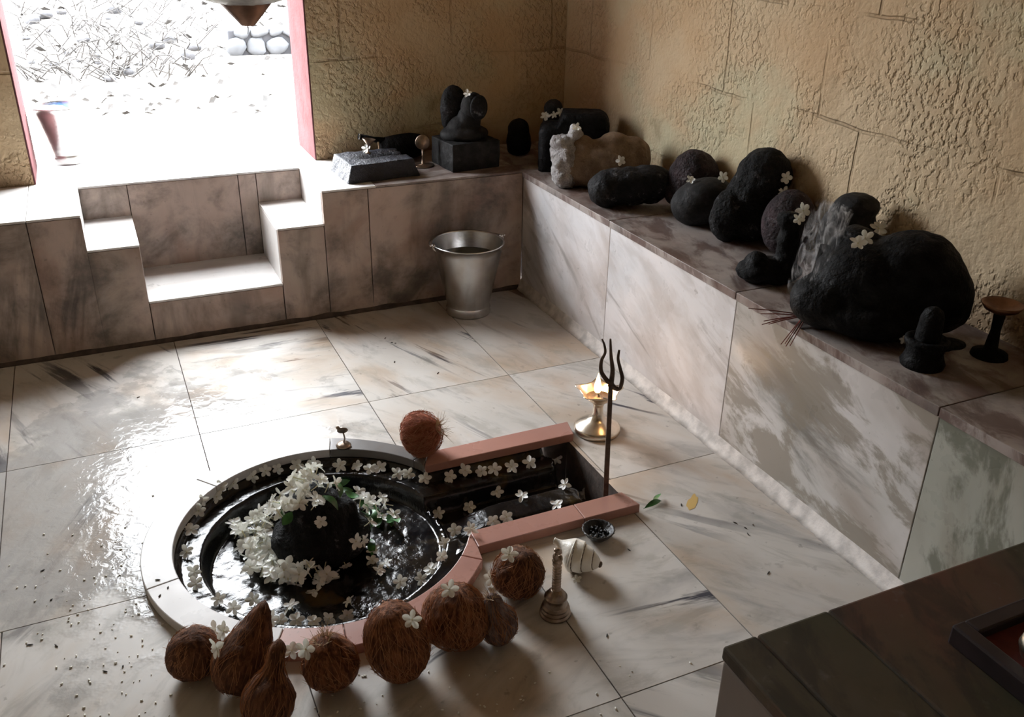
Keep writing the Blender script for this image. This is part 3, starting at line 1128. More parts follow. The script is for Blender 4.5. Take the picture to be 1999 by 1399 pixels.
def leaf_mesh(L, W, bend):
    bm = bmesh.new()
    g = []
    for s in range(8):
        t = s / 7
        w = W * math.sin(PI * min(1, t * 0.97 + 0.015)) ** 0.8
        g.append([bm.verts.new((L * t, e * w, bend * L * math.sin(t * PI) + 0.12 * abs(e) * W)) for e in (-1, 0, 1)])
    for s in range(7):
        for q in range(2):
            bm.faces.new((g[s][q], g[s + 1][q], g[s + 1][q + 1], g[s][q + 1]))
    me = bpy.data.meshes.new('leaf')
    bm.to_mesh(me)
    bm.free()
    me.materials.append(M['leaf'])
    for p in me.polygons:
        p.use_smooth = True
    return me


LM = [leaf_mesh(0.034, 0.008, 0.15), leaf_mesh(0.028, 0.009, -0.1), leaf_mesh(0.040, 0.008, 0.25)]
for k, (u, v) in enumerate([(690, 965), (703, 985), (694, 1000), (715, 1012), (733, 1010), (748, 1008), (762, 1010), (755, 1028), (740, 1030), (772, 1024), (728, 1035), (725, 1060), (655, 975), (668, 968), (655, 1000), (566, 1008), (575, 1000), (645, 940)]):
    p, n = hit(u, v)
    o = bpy.data.objects.new('green_leaf', LM[k % 3])
    COL.objects.link(o)
    d = Vector((FR.uniform(-1, 1), FR.uniform(-1, 1), FR.uniform(-.2, .5)))
    o.scale = (1.25, 1.25, 1.25)
    n2 = (n + d * 0.5).normalized()
    o.rotation_euler = (n2.to_track_quat('Z', 'X') @ Euler((0, 0, FR.uniform(0, 6.3))).to_quaternion()).to_euler()
    o.location = p + n * 0.012
    tag(o, 'small green leaf tucked among the flowers on the black stone', 'leaf', 'green leaves on the black stone')

# ------------------------------------------------------------------ coconuts


def husk_fibres(name, parent, prof, n, Ls, mat, seed, lift=0.004, tuft=0, tuft_len=0.05, tuft_at=None):
    """thin fibres lying over a body of revolution; prof(t) -> (r, z)"""
    rr_ = random.Random(seed)
    bm = bmesh.new()
    for k in range(n):
        t = rr_.uniform(0.05, 0.85)
        a = rr_.uniform(0, 2 * PI)
        da = rr_.gauss(0, 0.35)
        L = rr_.uniform(*Ls)
        pts = []
        cur = rr_.uniform(-0.9, 0.9)
        for s in range(7):
            tt = min(0.985, max(0.015, t + L * (s / 6 - 0.5)))
            r, z = prof(tt)
            al = a + da * (s / 6) + cur * (s / 6) ** 2 * 0.6
            lf = lift * (0.3 + 0.7 * abs(s / 6 - .4)) * rr_.uniform(.4, 1.6) + (0.006 * (s / 6) ** 3 if rr_.random() < .15 else 0)
            pts.append(((r + lf) * math.cos(al), (r + lf) * math.sin(al), z))
        w = rr_.uniform(0.00025, 0.0006)
        tube(bm, pts, [w] * 6 + [w * .4], 3)
    for k in range(tuft):
        r, z = prof(0.985)
        a = rr_.uniform(0, 2 * PI)
        d = Vector((math.cos(a) * .55, math.sin(a) * .55, 1 + rr_.uniform(-.5, .3))).normalized()
        p0 = Vector((r * .8 * math.cos(a), r * .8 * math.sin(a), z - 0.004))
        L = tuft_len * rr_.uniform(.4, 1.1)
        sd = Vector((rr_.uniform(-1, 1), rr_.uniform(-1, 1), -.5)) * L * .35
        tube(bm, [p0, p0 + d * L * .5 + sd * .2, p0 + d * L + sd], [0.0006, 0.0005, 0.0002], 3)
    return finish(name, bm, mat, parent)


def coconut(label, loc, rot, R, Hh, mat, neck=0.0, tip=0.0, seed=1, tuft=0, tuft_len=0.04, nf=170, fat=0.42, fm='fibre', tm='fibrepale', lift=0.06):
    """husked coconut: body of revolution of radius R and height Hh; neck/tip shape its top"""
    def prof(t):
        z = Hh * t
        s = math.sin(PI * min(1, t)) if t < 1 else 0
        e = (t / fat if t < fat else 1 - (t - fat) / (1 - fat))
        r = R * math.sqrt(max(0, 1 - (1 - e) ** 2))
        if t > fat:
            q = (t - fat) / (1 - fat)
            rp = R * (1 - q) ** 0.9
            r = r * (1 - tip) + rp * tip
            if neck:
                rn = R * (0.26 + 0.74 * sstep(0.62, 0.05, q)) * (1 - sstep(0.86, 1.0, q) * .75)
                r = r * (1 - neck) + rn * neck
        return max(r, 0.0006), z
    t_ = thing('coconut', label, 'coconut', loc, rot, 'coconuts around the basin')
    bm = bmesh.new()
    lathe(bm, [prof(k / 30) for k in range(31)], 40)
    bm.normal_update()
    rough(bm, R * 0.09, 0.9 / R, seed)
    rough(bm, R * 0.035, 4.5 / R, seed + 3)
    finish('husk', bm, mat, t_, smooth=True)
    f = husk_fibres('husk_fibres', t_, prof, nf, (0.25, 0.6), M[fm], seed, R * lift)
    f['kind'] = 'stuff'
    if tuft:
        f2 = husk_fibres('tuft', t_, prof, 0, (0, 0), M[tm], seed + 50, 0, tuft, tuft_len)
        f2['kind'] = 'stuff'
    return t_


cc = {}
cc['a'] = coconut('round dark brown coconut beside the pointed one, farthest from the handbell', (-1.390, -1.540, 0.0), (0.15, 0.1, 0.4), 0.049, 0.100, M['coirdark'], seed=1)
cc['b'] = coconut('coconut with a torn pointed husk tip rising like a horn over the rim', (-1.334, -1.642, 0.006), (-0.30, 0.62, 0.2), 0.056, 0.175, M['coirdark'], tip=0.85, seed=2, fat=0.36, nf=120)
cc['c'] = coconut('pear shaped coconut with a narrow neck, nearest the viewer in the row', (-1.300, -1.742, 0.004), (-0.35, 0.42, 0.1), 0.045, 0.160, M['coirdark'], neck=0.85, seed=3, fat=0.34, nf=120)
cc['d'] = coconut('round coconut with a pale fibre tuft on top, beside the pear shaped one', (-1.151, -1.675, 0.0), (-0.10, -0.14, 0.5), 0.050, 0.108, M['coir'], seed=4, tuft=60, tuft_len=0.035)
cc['e'] = coconut('tall egg shaped coconut standing upright, the largest of the row', (-1.027, -1.708, 0.0), (-0.12, -0.14, 0.3), 0.058, 0.168, M['coir'], seed=5, fat=0.45, nf=260)
cc['f'] = coconut('big round shaggy coconut leaning on the pink rim behind the tall egg shaped one', (-0.918, -1.682, 0.004), (-0.15, 0.25, 0.6), 0.064, 0.130, M['coir'], seed=6, nf=300)
cc['g'] = coconut('coconut with a greyish bare neck and loose tuft, between the shaggy one and the last', (-0.826, -1.694, 0.0), (-0.05, -0.20, 0.2), 0.039, 0.120, M['coirgrey'], neck=0.5, seed=7, fat=0.40, tuft=45, tuft_len=0.03, nf=120)
cc['h'] = coconut('dark brown coconut at the end of the row nearest the handbell', (-0.748, -1.575, 0.0), (0.15, 0.12, 0.3), 0.054, 0.112, M['coirdark'], seed=8, nf=220)
cc['i'] = coconut('reddish tousled coconut alone on the far pink rim beyond the basin', (-0.790, -0.990, bt + 0.004), (0.9, 0.75, 0.4), 0.056, 0.105, M['coirred'], seed=9, nf=420, tuft=70, tuft_len=0.04, fm='fibrered', lift=0.13)
# the coconut on the far rim lies on its side: rest it on the rim
bpy.context.view_layer.update()


def rest(root, z):
    bpy.context.view_layer.update()
    lo = 1e9
    for c in root.children:
        if c.name.startswith('husk_f') or c.name.startswith('tuft'):
            continue
        for v in c.data.vertices:
            lo = min(lo, (c.matrix_world @ v.co).z)
    root.location.z += z - lo
    bpy.context.view_layer.update()


for k, z in (('i', bt + .002), ('a', 0), ('b', 0), ('c', 0), ('d', 0), ('e', 0), ('f', 0), ('g', 0), ('h', 0)):
    rest(cc[k], z)
TARGET['bv'] = bvh_of([o for o in COL.objects if o.type == 'MESH' and o.parent in cc.values() and o.name.startswith('husk') and 'fibre' not in o.name] + [floor] + [o for o in COL.objects if o.parent == basin])
for (u, v), lab in [((424, 1238), 'white flower lying between the dark round coconut and the pointed one, on the rim side'), ((445, 1240), 'large white flower wedged against the pointed coconut'),
                    ((432, 1268), 'white flower hanging down the side of the pointed coconut'), ((572, 1272), 'white flower between the pear shaped coconut and the tufted one'),
                    ((606, 1270), 'white flower on the shoulder of the coconut with the pale tuft'), ((798, 1212), 'white flower on the side of the tall egg shaped coconut'),
                    ((880, 1156), 'white flower on top of the big shaggy coconut'), ((957, 1137), 'white flower on the neck of the greyish coconut'), ((997, 1086), 'white flower standing on the last coconut by the handbell'),
                    ((1125, 1136), 'tiny white flower on the marble floor beneath the conch shell')]:
    p, n = hit(u, v)
    flower(p, n, lab, None, 0.35, 1.05 if v != 1136 else 0.6, CAMDIR if v != 1136 else None)

# ------------------------------------------------------------------ things on the floor
# steel bucket


def bucket(name, label, loc, rt_, rb, h, water, bail, rotz=0.0, mat='steel'):
    t_ = thing(name, label, 'bucket', loc, (0, 0, rotz))
    bm = bmesh.new()
    w = 0.0025
    prof = [(0.0, 0.014), (rb * 0.93, 0.014), (rb * 0.97, 0.0), (rb * 1.06, 0.0), (rb * 1.08, 0.006), (rb * 1.04, 0.016), (rb * 1.07, 0.022), (rb * 1.02, 0.030), (rb * 1.02, 0.034)]
    for k in range(1, 11):
        q = k / 10
        prof.append((rb * 1.02 + (rt_ - rb * 1.02) * q, 0.034 + (h - 0.034) * q))
    prof += [(rt_ + 0.004, h + 0.002), (rt_ + 0.003, h + 0.006), (rt_ - 0.002, h + 0.004)]
    for k in range(10, 0, -1):
        q = k / 10
        prof.append((rb + (rt_ - rb) * q - w, 0.034 + (h - 0.034) * q))
    prof += [(rb - w, 0.030), (0.0, 0.030)]
    lathe(bm, prof, 64, caps=False)
    finish('bucket_body', bm, M[mat], t_, smooth=True)
    if water:
        bm = bmesh.new()
        q = (water - 0.034) / (h - 0.034)
        r = rb + (rt_ - rb) * q - w - 0.0004
        lathe(bm, [(0.0, water), (r, water), (r - 0.006, water - 0.02), (0, water - 0.02)], 64, caps=False)
        finish('water', bm, M['water'], t_, smooth=False)
    if bail:
        for sx in (-1, 1):
            bm = bmesh.new()
            tube(bm, [(sx * (rt_ - 0.001), -0.010, h - 0.012), (sx * (rt_ + 0.007), -0.010, h - 0.004), (sx * (rt_ + 0.010), 0, h + 0.008), (sx * (rt_ + 0.007), 0.010, h - 0.004), (sx * (rt_ - 0.001), 0.010, h - 0.012)], 0.003, 8)
            ell(bm, (sx * (rt_ + 0.005), 0, h + 0.006), (0.008, 0.006, 0.006), sub=2)
            finish('ear', bm, M['steel'], t_, smooth=True)
        bm = bmesh.new()
        pts = []
        for k in range(25):
            a = PI * k / 24
            pts.append(((rt_ + 0.010) * math.cos(a), (rt_ + 0.010) * math.sin(a), h + 0.006 - 0.014 * math.sin(a)))
        pts = [((rt_ + 0.018), -0.004, h + 0.010)] + pts + [(-(rt_ + 0.020), -0.004, h + 0.010)]
        tube(bm, pts, 0.0028, 8)
        finish('handle', bm, M['steel'], t_, smooth=True)
    return t_


bucket('steel_bucket', 'stainless steel bucket half full of water on the floor in the inner corner', (-0.273, -0.140, 0.0), 0.124, 0.074, 0.258, 0.205, True, 0.05)
b2 = bucket('steel_bucket', 'shiny steel bucket standing in the doorway on the sill', (-1.487, 0.715, 0.4505), 0.094, 0.058, 0.196, 0, False, 0.0)
bm = bmesh.new()
rough(ell(bm, (-0.02, 0.0, 0.185), (0.052, 0.042, 0.014), (0.1, 0.1, 0.3), 3), 0.006, 40, 1)
lb = finish('plastic_bag', bm, M['blueplastic'], smooth=True)
lb.location = b2.location
tag(lb, 'crumpled blue plastic bag stuffed in the doorway bucket', 'bag')

# oil lamp
lamp = thing('oil_lamp', 'brass five petalled oil lamp burning on the marble floor beyond the trident', 'oil lamp', (-0.258, -1.058, 0.0), (0, 0, 0.15))
bm = bmesh.new()
lathe(bm, [(0, 0), (0.062, 0), (0.064, 0.004), (0.064, 0.015), (0.058, 0.020), (0.056, 0.021), (0.048, 0.028), (0.030, 0.036), (0.018, 0.046), (0.0145, 0.060), (0.0135, 0.076), (0.016, 0.086), (0.021, 0.092), (0.0, 0.092)], 56, caps=False)
finish('base', bm, M['brass'], lamp, smooth=True)
bm = bmesh.new()
seg = 80
prof = [(0.014, 0.090, 0), (0.030, 0.099, 0), (0.042, 0.111, 0.15), (0.050, 0.122, 0.7), (0.052, 0.125, 1.0)]
rings = []
for r, z, lob in prof + [(r - 0.0018, z + 0.0016, l) for r, z, l in prof[::-1]]:
    ring = []
    for k in range(seg):
        a = 2 * PI * k / seg
        p = (math.cos(5 * (a + PI / 2)) * .5 + .5) ** 2.2
        rr_ = r + 0.018 * lob * p
        ring.append(bm.verts.new((rr_ * math.cos(a), rr_ * math.sin(a), z + 0.004 * lob * p)))
    rings.append(ring)
for a, b in zip(rings, rings[1:]):
    for k in range(seg):
        bm.faces.new((a[k], a[(k + 1) % seg], b[(k + 1) % seg], b[k]))
finish('petalled_bowl', bm, M['brass'], lamp, smooth=True)
bm = bmesh.new()
lathe(bm, [(0.0, 0.107), (0.035, 0.107), (0.037, 0.106), (0.0, 0.101)], 40, caps=False)
finish('oil', bm, M['oldbrass'], lamp)


def flame(loc, h, r, parent):
    bm = bmesh.new()
    lathe(bm, [(0.0, 0), (r * .7, h * .08), (r, h * .25), (r * .85, h * .45), (r * .5, h * .7), (r * .2, h * .9), (0.0005, h)], 16, loc, caps=False)
    return finish('flame', bm, M['flame'], parent, smooth=True)


flame((0.002, 0.010, 0.112), 0.062, 0.011, lamp)
flame((0.0, -0.056, 0.122), 0.026, 0.008, lamp)
bm = bmesh.new()
tube(bm, [(0, -0.02, 0.112), (0.0, -0.056, 0.124)], 0.002, 6)
tube(bm, [(0.0, 0.0, 0.108), (0.002, 0.010, 0.116)], 0.0025, 6)
finish('wick', bm, M['crumb'], lamp)
for loc, e in (((-0.256, -1.040, 0.150), 0.34), ((-0.250, -1.122, 0.138), 0.12)):
    l = bpy.data.lights.new('lamp_flame_light', 'POINT')
    l.energy = e
    l.color = (1.0, 0.55, 0.22)
    l.shadow_soft_size = 0.012
    lo_ = bpy.data.objects.new('lamp_flame_light', l)
    lo_.location = loc
    COL.objects.link(lo_)

# trident
tri = thing('trident', 'rusty iron trident standing upright at the end of the spout', 'trident', (-0.392, -1.345, 0.0), (0, 0, -0.43))
bm = bmesh.new()
w = 0.0062
zt_ = 0.315
tilt = Vector((-0.008, 0, 0))
v = []
for z, k, s in ((-0.06, 0, 1), (zt_, 1, .82)):
    v.append([bm.verts.new((sx * w * s + tilt.x * k, sy * w * s, z)) for sx, sy in ((-1, -1), (1, -1), (1, 1), (-1, 1))])
bm.faces.new(v[0][::-1])
bm.faces.new(v[1])
for k in range(4):
    bm.faces.new((v[0][k], v[0][(k + 1) % 4], v[1][(k + 1) % 4], v[1][k]))
finish('shaft', bm, M['iron'], tri, bevel=0.0008)


def spl(pts, n=10):
    out = []
    P_ = [Vector(p) for p in pts]
    P_ = [P_[0]] + P_ + [P_[-1]]
    for i in range(1, len(P_) - 2):
        for k in range(n):
            t = k / n
            a, b, c, d = P_[i - 1], P_[i], P_[i + 1], P_[i + 2]
            out.append(0.5 * ((2 * b) + (c - a) * t + (2 * a - 5 * b + 4 * c - d) * t * t + (3 * b - a - 3 * c + d) * t ** 3))
    out.append(P_[-2])
    return out


for nm_, pts, r0, r1 in (('prong', [(-.008, 0, .305), (-.006, 0, .345), (-.012, 0, .385), (-.016, 0, .426)], .0072, .0022),
                         ('prong', [(-.004, 0, .309), (-.018, -.001, .322), (-.032, -.002, .345), (-.033, -.002, .372), (-.026, -.002, .392), (-.029, -.002, .412), (-.035, -.002, .426)], .0062, .0018),
                         ('prong', [(-.006, 0, .309), (.004, .0, .300), (.014, .001, .302), (.018, .002, .325), (.011, .002, .352), (.005, .002, .375), (.006, .002, .397)], .0066, .0028)):
    s = spl(pts, 6)
    bm = bmesh.new()
    tube(bm, s, [r0 + (r1 - r0) * (k / (len(s) - 1)) for k in range(len(s))], 10)
    finish(nm_, bm, M['iron'], tri, smooth=True)

# handbell
bell = thing('handbell', 'old brass handbell with a twisted handle standing on the marble floor', 'bell', (-0.696, -1.669, 0.0), (0, 0, 0.3))
bm = bmesh.new()
lathe(bm, [(0.026, 0.002), (0.0305, 0.0), (0.0320, 0.002), (0.0320, 0.006), (0.0290, 0.0075), (0.0288, 0.0105), (0.0305, 0.0115), (0.0300, 0.0150), (0.0272, 0.0162), (0.0268, 0.0190), (0.0282, 0.0200), (0.0276, 0.0230), (0.0248, 0.0245), (0.0240, 0.029), (0.0228, 0.036), (0.0222, 0.042), (0.0236, 0.0435), (0.0236, 0.0465), (0.0208, 0.0475), (0.0206, 0.050), (0.016, 0.057), (0.0115, 0.061), (0.0075, 0.063), (0.0, 0.063)], 44, caps=False)
finish('bell_cup', bm, M['oldbrass'], bell, smooth=True)
bm = bmesh.new()
prof = []
for k in range(41):
    q = k / 40
    prof.append((0.0070 + 0.0016 * (math.sin(q * 9 * 2 * PI) > 0.1) + 0.001 * math.sin(q * 9 * 2 * PI), 0.062 + 0.062 * q))
lathe(bm, prof, 24)
finish('handle', bm, M['oldbrass'], bell, smooth=True)
bm = bmesh.new()
for c, r in (((0, 0, .128), (.0115, .0095, .005)), ((0, 0, .137), (.0130, .0095, .008)), ((.006, 0, .141), (.006, .006, .005)), ((-.006, 0, .149), (.006, .006, .009)), ((.004, 0, .155), (.006, .006, .007)), ((-.002, 0, .162), (.008, .007, .004))):
    ell(bm, c, r, sub=2)
bm = remesh(bm, 0.0014)
rough(bm, 0.0012, 160, 1)
finish('ornate_finial', bm, M['oldbrass'], bell, smooth=True)

# conch
conch = thing('conch_shell', 'white conch shell lying on the marble floor behind the handbell', 'conch shell', (-0.592, -1.563, 0.034), (0.0, 0.0, 0.0))
bm = bmesh.new()
seg, ns = 64, 90


def conch_r(s):
    # s: 0 canal end .. 1 spire tip
    if s < 0.42:
        q = s / 0.42
        return 0.0065 + 0.0275 * sstep(0.1, 1.05, q) ** 1.1
    q = (s - 0.42) / 0.58
    return 0.034 * max(0.0, 1 - q ** 1.6) ** 0.62 + 0.0006


Lc = 0.098
rings = []
for i in range(ns + 1):
    s = i / ns
    ring = []
    for k in range(seg):
        a = 2 * PI * k / seg
        e = s
        if s > 0.38:
            wq = (s - 0.38) / 0.62 * 3.2 - a / (2 * PI)
            fr = wq - math.floor(wq)
            stepd = 0.0050 * (0.35 + (1 - s)) * (fr - 0.5) - 0.0030 * math.exp(-((fr) / .05) ** 2) - 0.003 * math.exp(-((1 - fr) / .05) ** 2)
            r = conch_r(e) + stepd * sstep(.38, .5, s) * (1 - sstep(.93, 1, s))
        else:
            r = conch_r(e)
        r = max(r, 0.0006)
        bend = 0.018 * (1 - sstep(0, 0.45, s))
        ring.append(bm.verts.new((Lc * (s - 0.5), r * math.cos(a), r * math.sin(a) + bend)))
    rings.append(ring)
for a, b in zip(rings, rings[1:]):
    for k in range(seg):
        bm.faces.new((a[k], a[(k + 1) % seg], b[(k + 1) % seg], b[k]))
bm.faces.new(rings[0][::-1])
bm.faces.new(rings[-1])
finish('shell_body', bm, M['shell'], conch, smooth=True)
bm = bmesh.new()
pts = []
for k in range(160):
    wv = k / 160 * 2.9 + 0.12
    a = 2 * PI * (wv - math.floor(wv))
    # groove line follows fr == 0
    n_ = math.floor(wv) + 0
    s = 0.38 + 0.62 * ((n_ + a / (2 * PI)) / 3.2)
    if s < 0.44 or s > 0.97:
        continue
    r = conch_r(s) - 0.0026
    pts.append((Lc * (s - .5), r * math.cos(a), r * math.sin(a)))
tube(bm, pts, 0.0012, 6)
gq = finish('spiral_groove', bm, M['groove'], conch, smooth=True)
gq['label'] = 'dark spiral groove of the shell'
bm = bmesh.new()
ell(bm, (Lc * 0.495, 0, 0), (0.004, 0.007, 0.007), sub=2)
finish('spire_tip', bm, M['groove'], conch, smooth=True)['label'] = 'dark worn tip of the spire'
conch.rotation_euler = (0.0, 0.12, -0.80)
conch.scale = (1.12, 1.08, 1.08)
conch.location.z = 0.037

# clay dish
dish = thing('clay_dish', 'small black clay dish of charred residue against the near pink rim', 'dish', (-0.492, -1.483, 0.0))
bm = bmesh.new()
seg = 60
rings = []
for r, z in ((0.0, 0.0), (0.018, 0.0), (0.028, 0.010), (0.036, 0.022), (0.038, 0.025), (0.0345, 0.026), (0.0315, 0.021), (0.022, 0.011), (0.0, 0.009)):
    rings.append([bm.verts.new((max(r, 1e-4) * (1 + (.03 * math.sin(k * 2.1) if r > .03 else 0)) * math.cos(2 * PI * k / seg), max(r, 1e-4) * (1 + (.03 * math.sin(k * 2.1) if r > .03 else 0)) * math.sin(2 * PI * k / seg), z)) for k in range(seg)])
for a, b in zip(rings, rings[1:]):
    for k in range(seg):
        bm.faces.new((a[k], a[(k + 1) % seg], b[(k + 1) % seg], b[k]))
finish('dish_body', bm, M['clay'], dish, smooth=True)
bm = bmesh.new()
rr_ = random.Random(5)
for k in range(22):
    a, r = rr_.uniform(0, 6.3), 0.022 * math.sqrt(rr_.random())
    ell(bm, (r * math.cos(a), r * math.sin(a), 0.0135 + 0.003 * rr_.random()), (rr_.uniform(.003, .006),) * 3, sub=1)
rough(bm, .001, 300, 2)
o = finish('charred_residue', bm, M['char'], dish)

# cobra figurine on the far rim
fig = thing('cobra_figurine', 'tiny brass figurine with a raised hood on a round foot, on the far rim', 'figurine', (-0.932, -0.905, bt), (0, 0, -0.40))
bm = bmesh.new()
lathe(bm, [(0, 0), (0.019, 0), (0.020, 0.004), (0.015, 0.009), (0.006, 0.012), (0, 0.013)], 32, caps=False)
finish('foot', bm, M['oldbrass'], fig, smooth=True)
bm = bmesh.new()
tube(bm, spl([(0.0, 0, .010), (.004, 0, .022), (.003, 0, .034), (.001, 0, .042)], 5), 0.0022, 8)
finish('stem', bm, M['oldbrass'], fig, smooth=True)
bm = bmesh.new()
ell(bm, (0.0, 0, .048), (.015, .0035, .009), (0, -.15, 0), 3)
ell(bm, (-.012, 0, .056), (.005, .003, .006), (0, .4, 0), 2)
finish('hood', remesh(bm, .0011), M['oldbrass'], fig, smooth=True)

# sprig by the spout end
spr = thing('leaf_sprig', 'green sprig of two slim leaves on the floor beyond the spout end', 'leaf sprig', on(1258, 993, 0.002), (0, 0, 0.05))
for rz, L in ((0.12, LM[2]), (0.55, LM[0])):
    o = bpy.data.objects.new('leaf', L)
    COL.objects.link(o)
    o.parent = spr
    o.location = (0.0, 0, 0.002) if rz < .3 else (0.030, 0.004, 0.004)
    o.rotation_euler = (0.5 if rz < .3 else -.4, -0.05, rz)
    o.scale = (1.3, 0.9, 1)
bm = bmesh.new()
tube(bm, [(-0.004, -.001, 0.002), (0.032, 0.004, 0.004), (0.055, 0.006, 0.003)], 0.0007, 5)
finish('stalk', bm, M['leaf'], spr)

# hanging pot above the stone
pot = thing('hanging_pot', 'dark metal dripping pot hanging over the basin at the top of the doorway', 'pot', (-1.118, -1.25, 1.105))
bm = bmesh.new()
lathe(bm, [(0.0, 0.0), (0.010, 0.0), (0.012, 0.001), (0.028, 0.019), (0.041, 0.034), (0.043, 0.036)], 48, caps=False)
finish('spout_cone', bm, M['copper'], pot, smooth=True)
bm = bmesh.new()
prof = [(0.040, 0.0355), (0.052, 0.038), (0.085, 0.048), (0.112, 0.062), (0.128, 0.085), (0.132, 0.115), (0.122, 0.150), (0.098, 0.175), (0.075, 0.186), (0.072, 0.200), (0.086, 0.214), (0.084, 0.217), (0.069, 0.203)]
lathe(bm, prof, 56, caps=False)
rough(bm, 0.0015, 60, 2)
finish('pot_body', bm, M['greymetal'], pot, smooth=True)
bm = bmesh.new()
tube(bm, [(-.001, 0, 0.002), (-.0005, 0, -0.006), (-.002, 0, -0.014)], [0.0012, 0.0008, .0005], 6)
finish('drip_wire', bm, M['iron'], pot)
for k in range(3):
    a = 2 * PI * k / 3 + .4
    bm = bmesh.new()
    tube(bm, [(0.08 * math.cos(a), 0.08 * math.sin(a), .212), (0.0, 0.0, .60), (0, 0, ZC - 1.106)], 0.002, 6)
    finish('chain', bm, M['iron'], pot)

# ------------------------------------------------------------------ stones and vessels on the ledges
ledge_things = []


def stone(name, label, lobes, mat, loc, rotz=0.0, voxel=0.006, amp=0.005, sc=14, seed=0.0, z0=H, cat='stone'):
    bm = blob(lobes, voxel, amp, sc, seed)
    lo = min(v.co.z for v in bm.verts)
    for v in bm.verts:               # a small flat to stand on
        v.co.z -= lo + 0.004
        if v.co.z < 0:
            v.co.z = 0
    o = finish(name, bm, mat, smooth=True)
    o.location = (loc[0], loc[1], z0 + 0.0003)
    o.rotation_euler = (0, 0, rotz)
    tag(o, label, cat)
    ledge_things.append(o)
    return o


AZ = lambda x, y: math.atan2(y - CPOS.y, x - CPOS.x) - PI / 2     # turn so that local x runs across the view
# flat slab on the back ledge
bm = bmesh.new()
for i, p in enumerate(((-.128, -.095), (.128, -.085), (.135, .085), (-.120, .095))):
    pass
pts = [(-.630, .050), (-.370, .072), (-.385, .262), (-.640, .262)]
tp = [(-.617, .058), (-.388, .078), (-.400, .250), (-.628, .250)]
cx, cy = -.505, .158
lo_v = [(x - cx, y - cy, 0) for x, y in pts]
hi_v = [(x - cx, y - cy, .060) for x, y in tp]
a = [bm.verts.new(p) for p in lo_v]
b = [bm.verts.new(p) for p in hi_v]
bm.faces.new(a[::-1])
bm.faces.new(b)
for k in range(4):
    bm.faces.new((a[k], a[(k + 1) % 4], b[(k + 1) % 4], b[k]))
bmesh.ops.subdivide_edges(bm, edges=bm.edges[:], cuts=22, use_grid_fill=True)
rough(bm, 0.005, 16, 3)
for v in bm.verts:
    if v.co.z > 0.05:
        g1 = math.exp(-((v.co.y - 0.012 - 0.06 * v.co.x) / 0.016) ** 2) * sstep(-.07, -.02, v.co.x)
        g2 = math.exp(-((v.co.y - 0.058 - 0.05 * v.co.x) / 0.010) ** 2) * sstep(-.02, .03, v.co.x)
        v.co.z -= 0.012 * g1 + 0.010 * g2
    v.co.z = max(v.co.z, 0)
slab = finish('stone_slab', bm, M['slab'], smooth=True)
slab.location = (cx, cy, H + .0003)
tag(slab, 'flat black stone slab with a grooved shiny top beside the doorway', 'stone slab')
ledge_things.append(slab)

# small brass cup on the slab
cup = thing('offering_cup', 'tiny brass cone shaped cup on a thin stem standing on the flat slab', 'cup', (-.515, .205, H + .062), (0.0, 0.12, 0))
bm = bmesh.new()
lathe(bm, [(0, 0), (.010, 0), (.009, .003), (.002, .006), (.0016, .022), (.003, .026), (.024, .050), (.0225, .0505), (.003, .030), (0, .030)], 24, caps=False)
finish('cup_body', bm, M['oldbrass'], cup, smooth=True)

# spouted black vessel behind the slab
ves = thing('spouted_vessel', 'black vessel with a long tubular spout lying behind the flat slab', 'vessel', (-.352, .325, H), (0, 0, 0.05))
bm = bmesh.new()
lathe(bm, [(0.0, -.085), (.030, -.082), (.040, -.060), (.046, -.01), (.047, .04), (.040, .075), (.0, .085)], 32, (0, 0, .047), 'X', caps=False)
finish('vessel_body', bm, M['soot'], ves, smooth=True)
bm = bmesh.new()
tube(bm, [(-.06, 0, .072), (-.11, -.004, .084), (-.165, -.008, .100)], [.013, .010, .010], 14)
finish('spout', bm, M['soot'], ves, smooth=True)
bm = bmesh.new()
lathe(bm, [(.0105, -.002), (.0125, 0.0), (.0105, .002), (.008, 0)], 20, (0, 0, 0), 'X', caps=False)
o = finish('spout_lip', bm, M['steel'], ves, smooth=True)
o.location = (-.165, -.008, .100)
o.rotation_euler = (0, .25, 0)
bm = bmesh.new()
tube(bm, [(-.095, -.03, .0), (-.094, -.012, .075)], .0035, 8)
finish('prop_stick', bm, M['fibrepale'], ves)

# round brass mirror on a foot
mir = thing('brass_disc_stand', 'small round brass disc on a stem and foot beside the carved black figure', 'disc stand', (-.312, .20, H), (0, 0, -.25))
bm = bmesh.new()
lathe(bm, [(0, 0), (.040, 0), (.042, .003), (.034, .006), (.006, .009), (.0035, .030), (.0035, .062), (0, .062)], 36, caps=False)
finish('foot', bm, M['oldbrass'], mir, smooth=True)
bm = bmesh.new()
lathe(bm, [(0, -.003), (.025, -.003), (.027, 0), (.025, .003), (0, .003)], 32, (0, 0, .086), 'Y', caps=False)
finish('disc', bm, M['oldbrass'], mir, smooth=True)

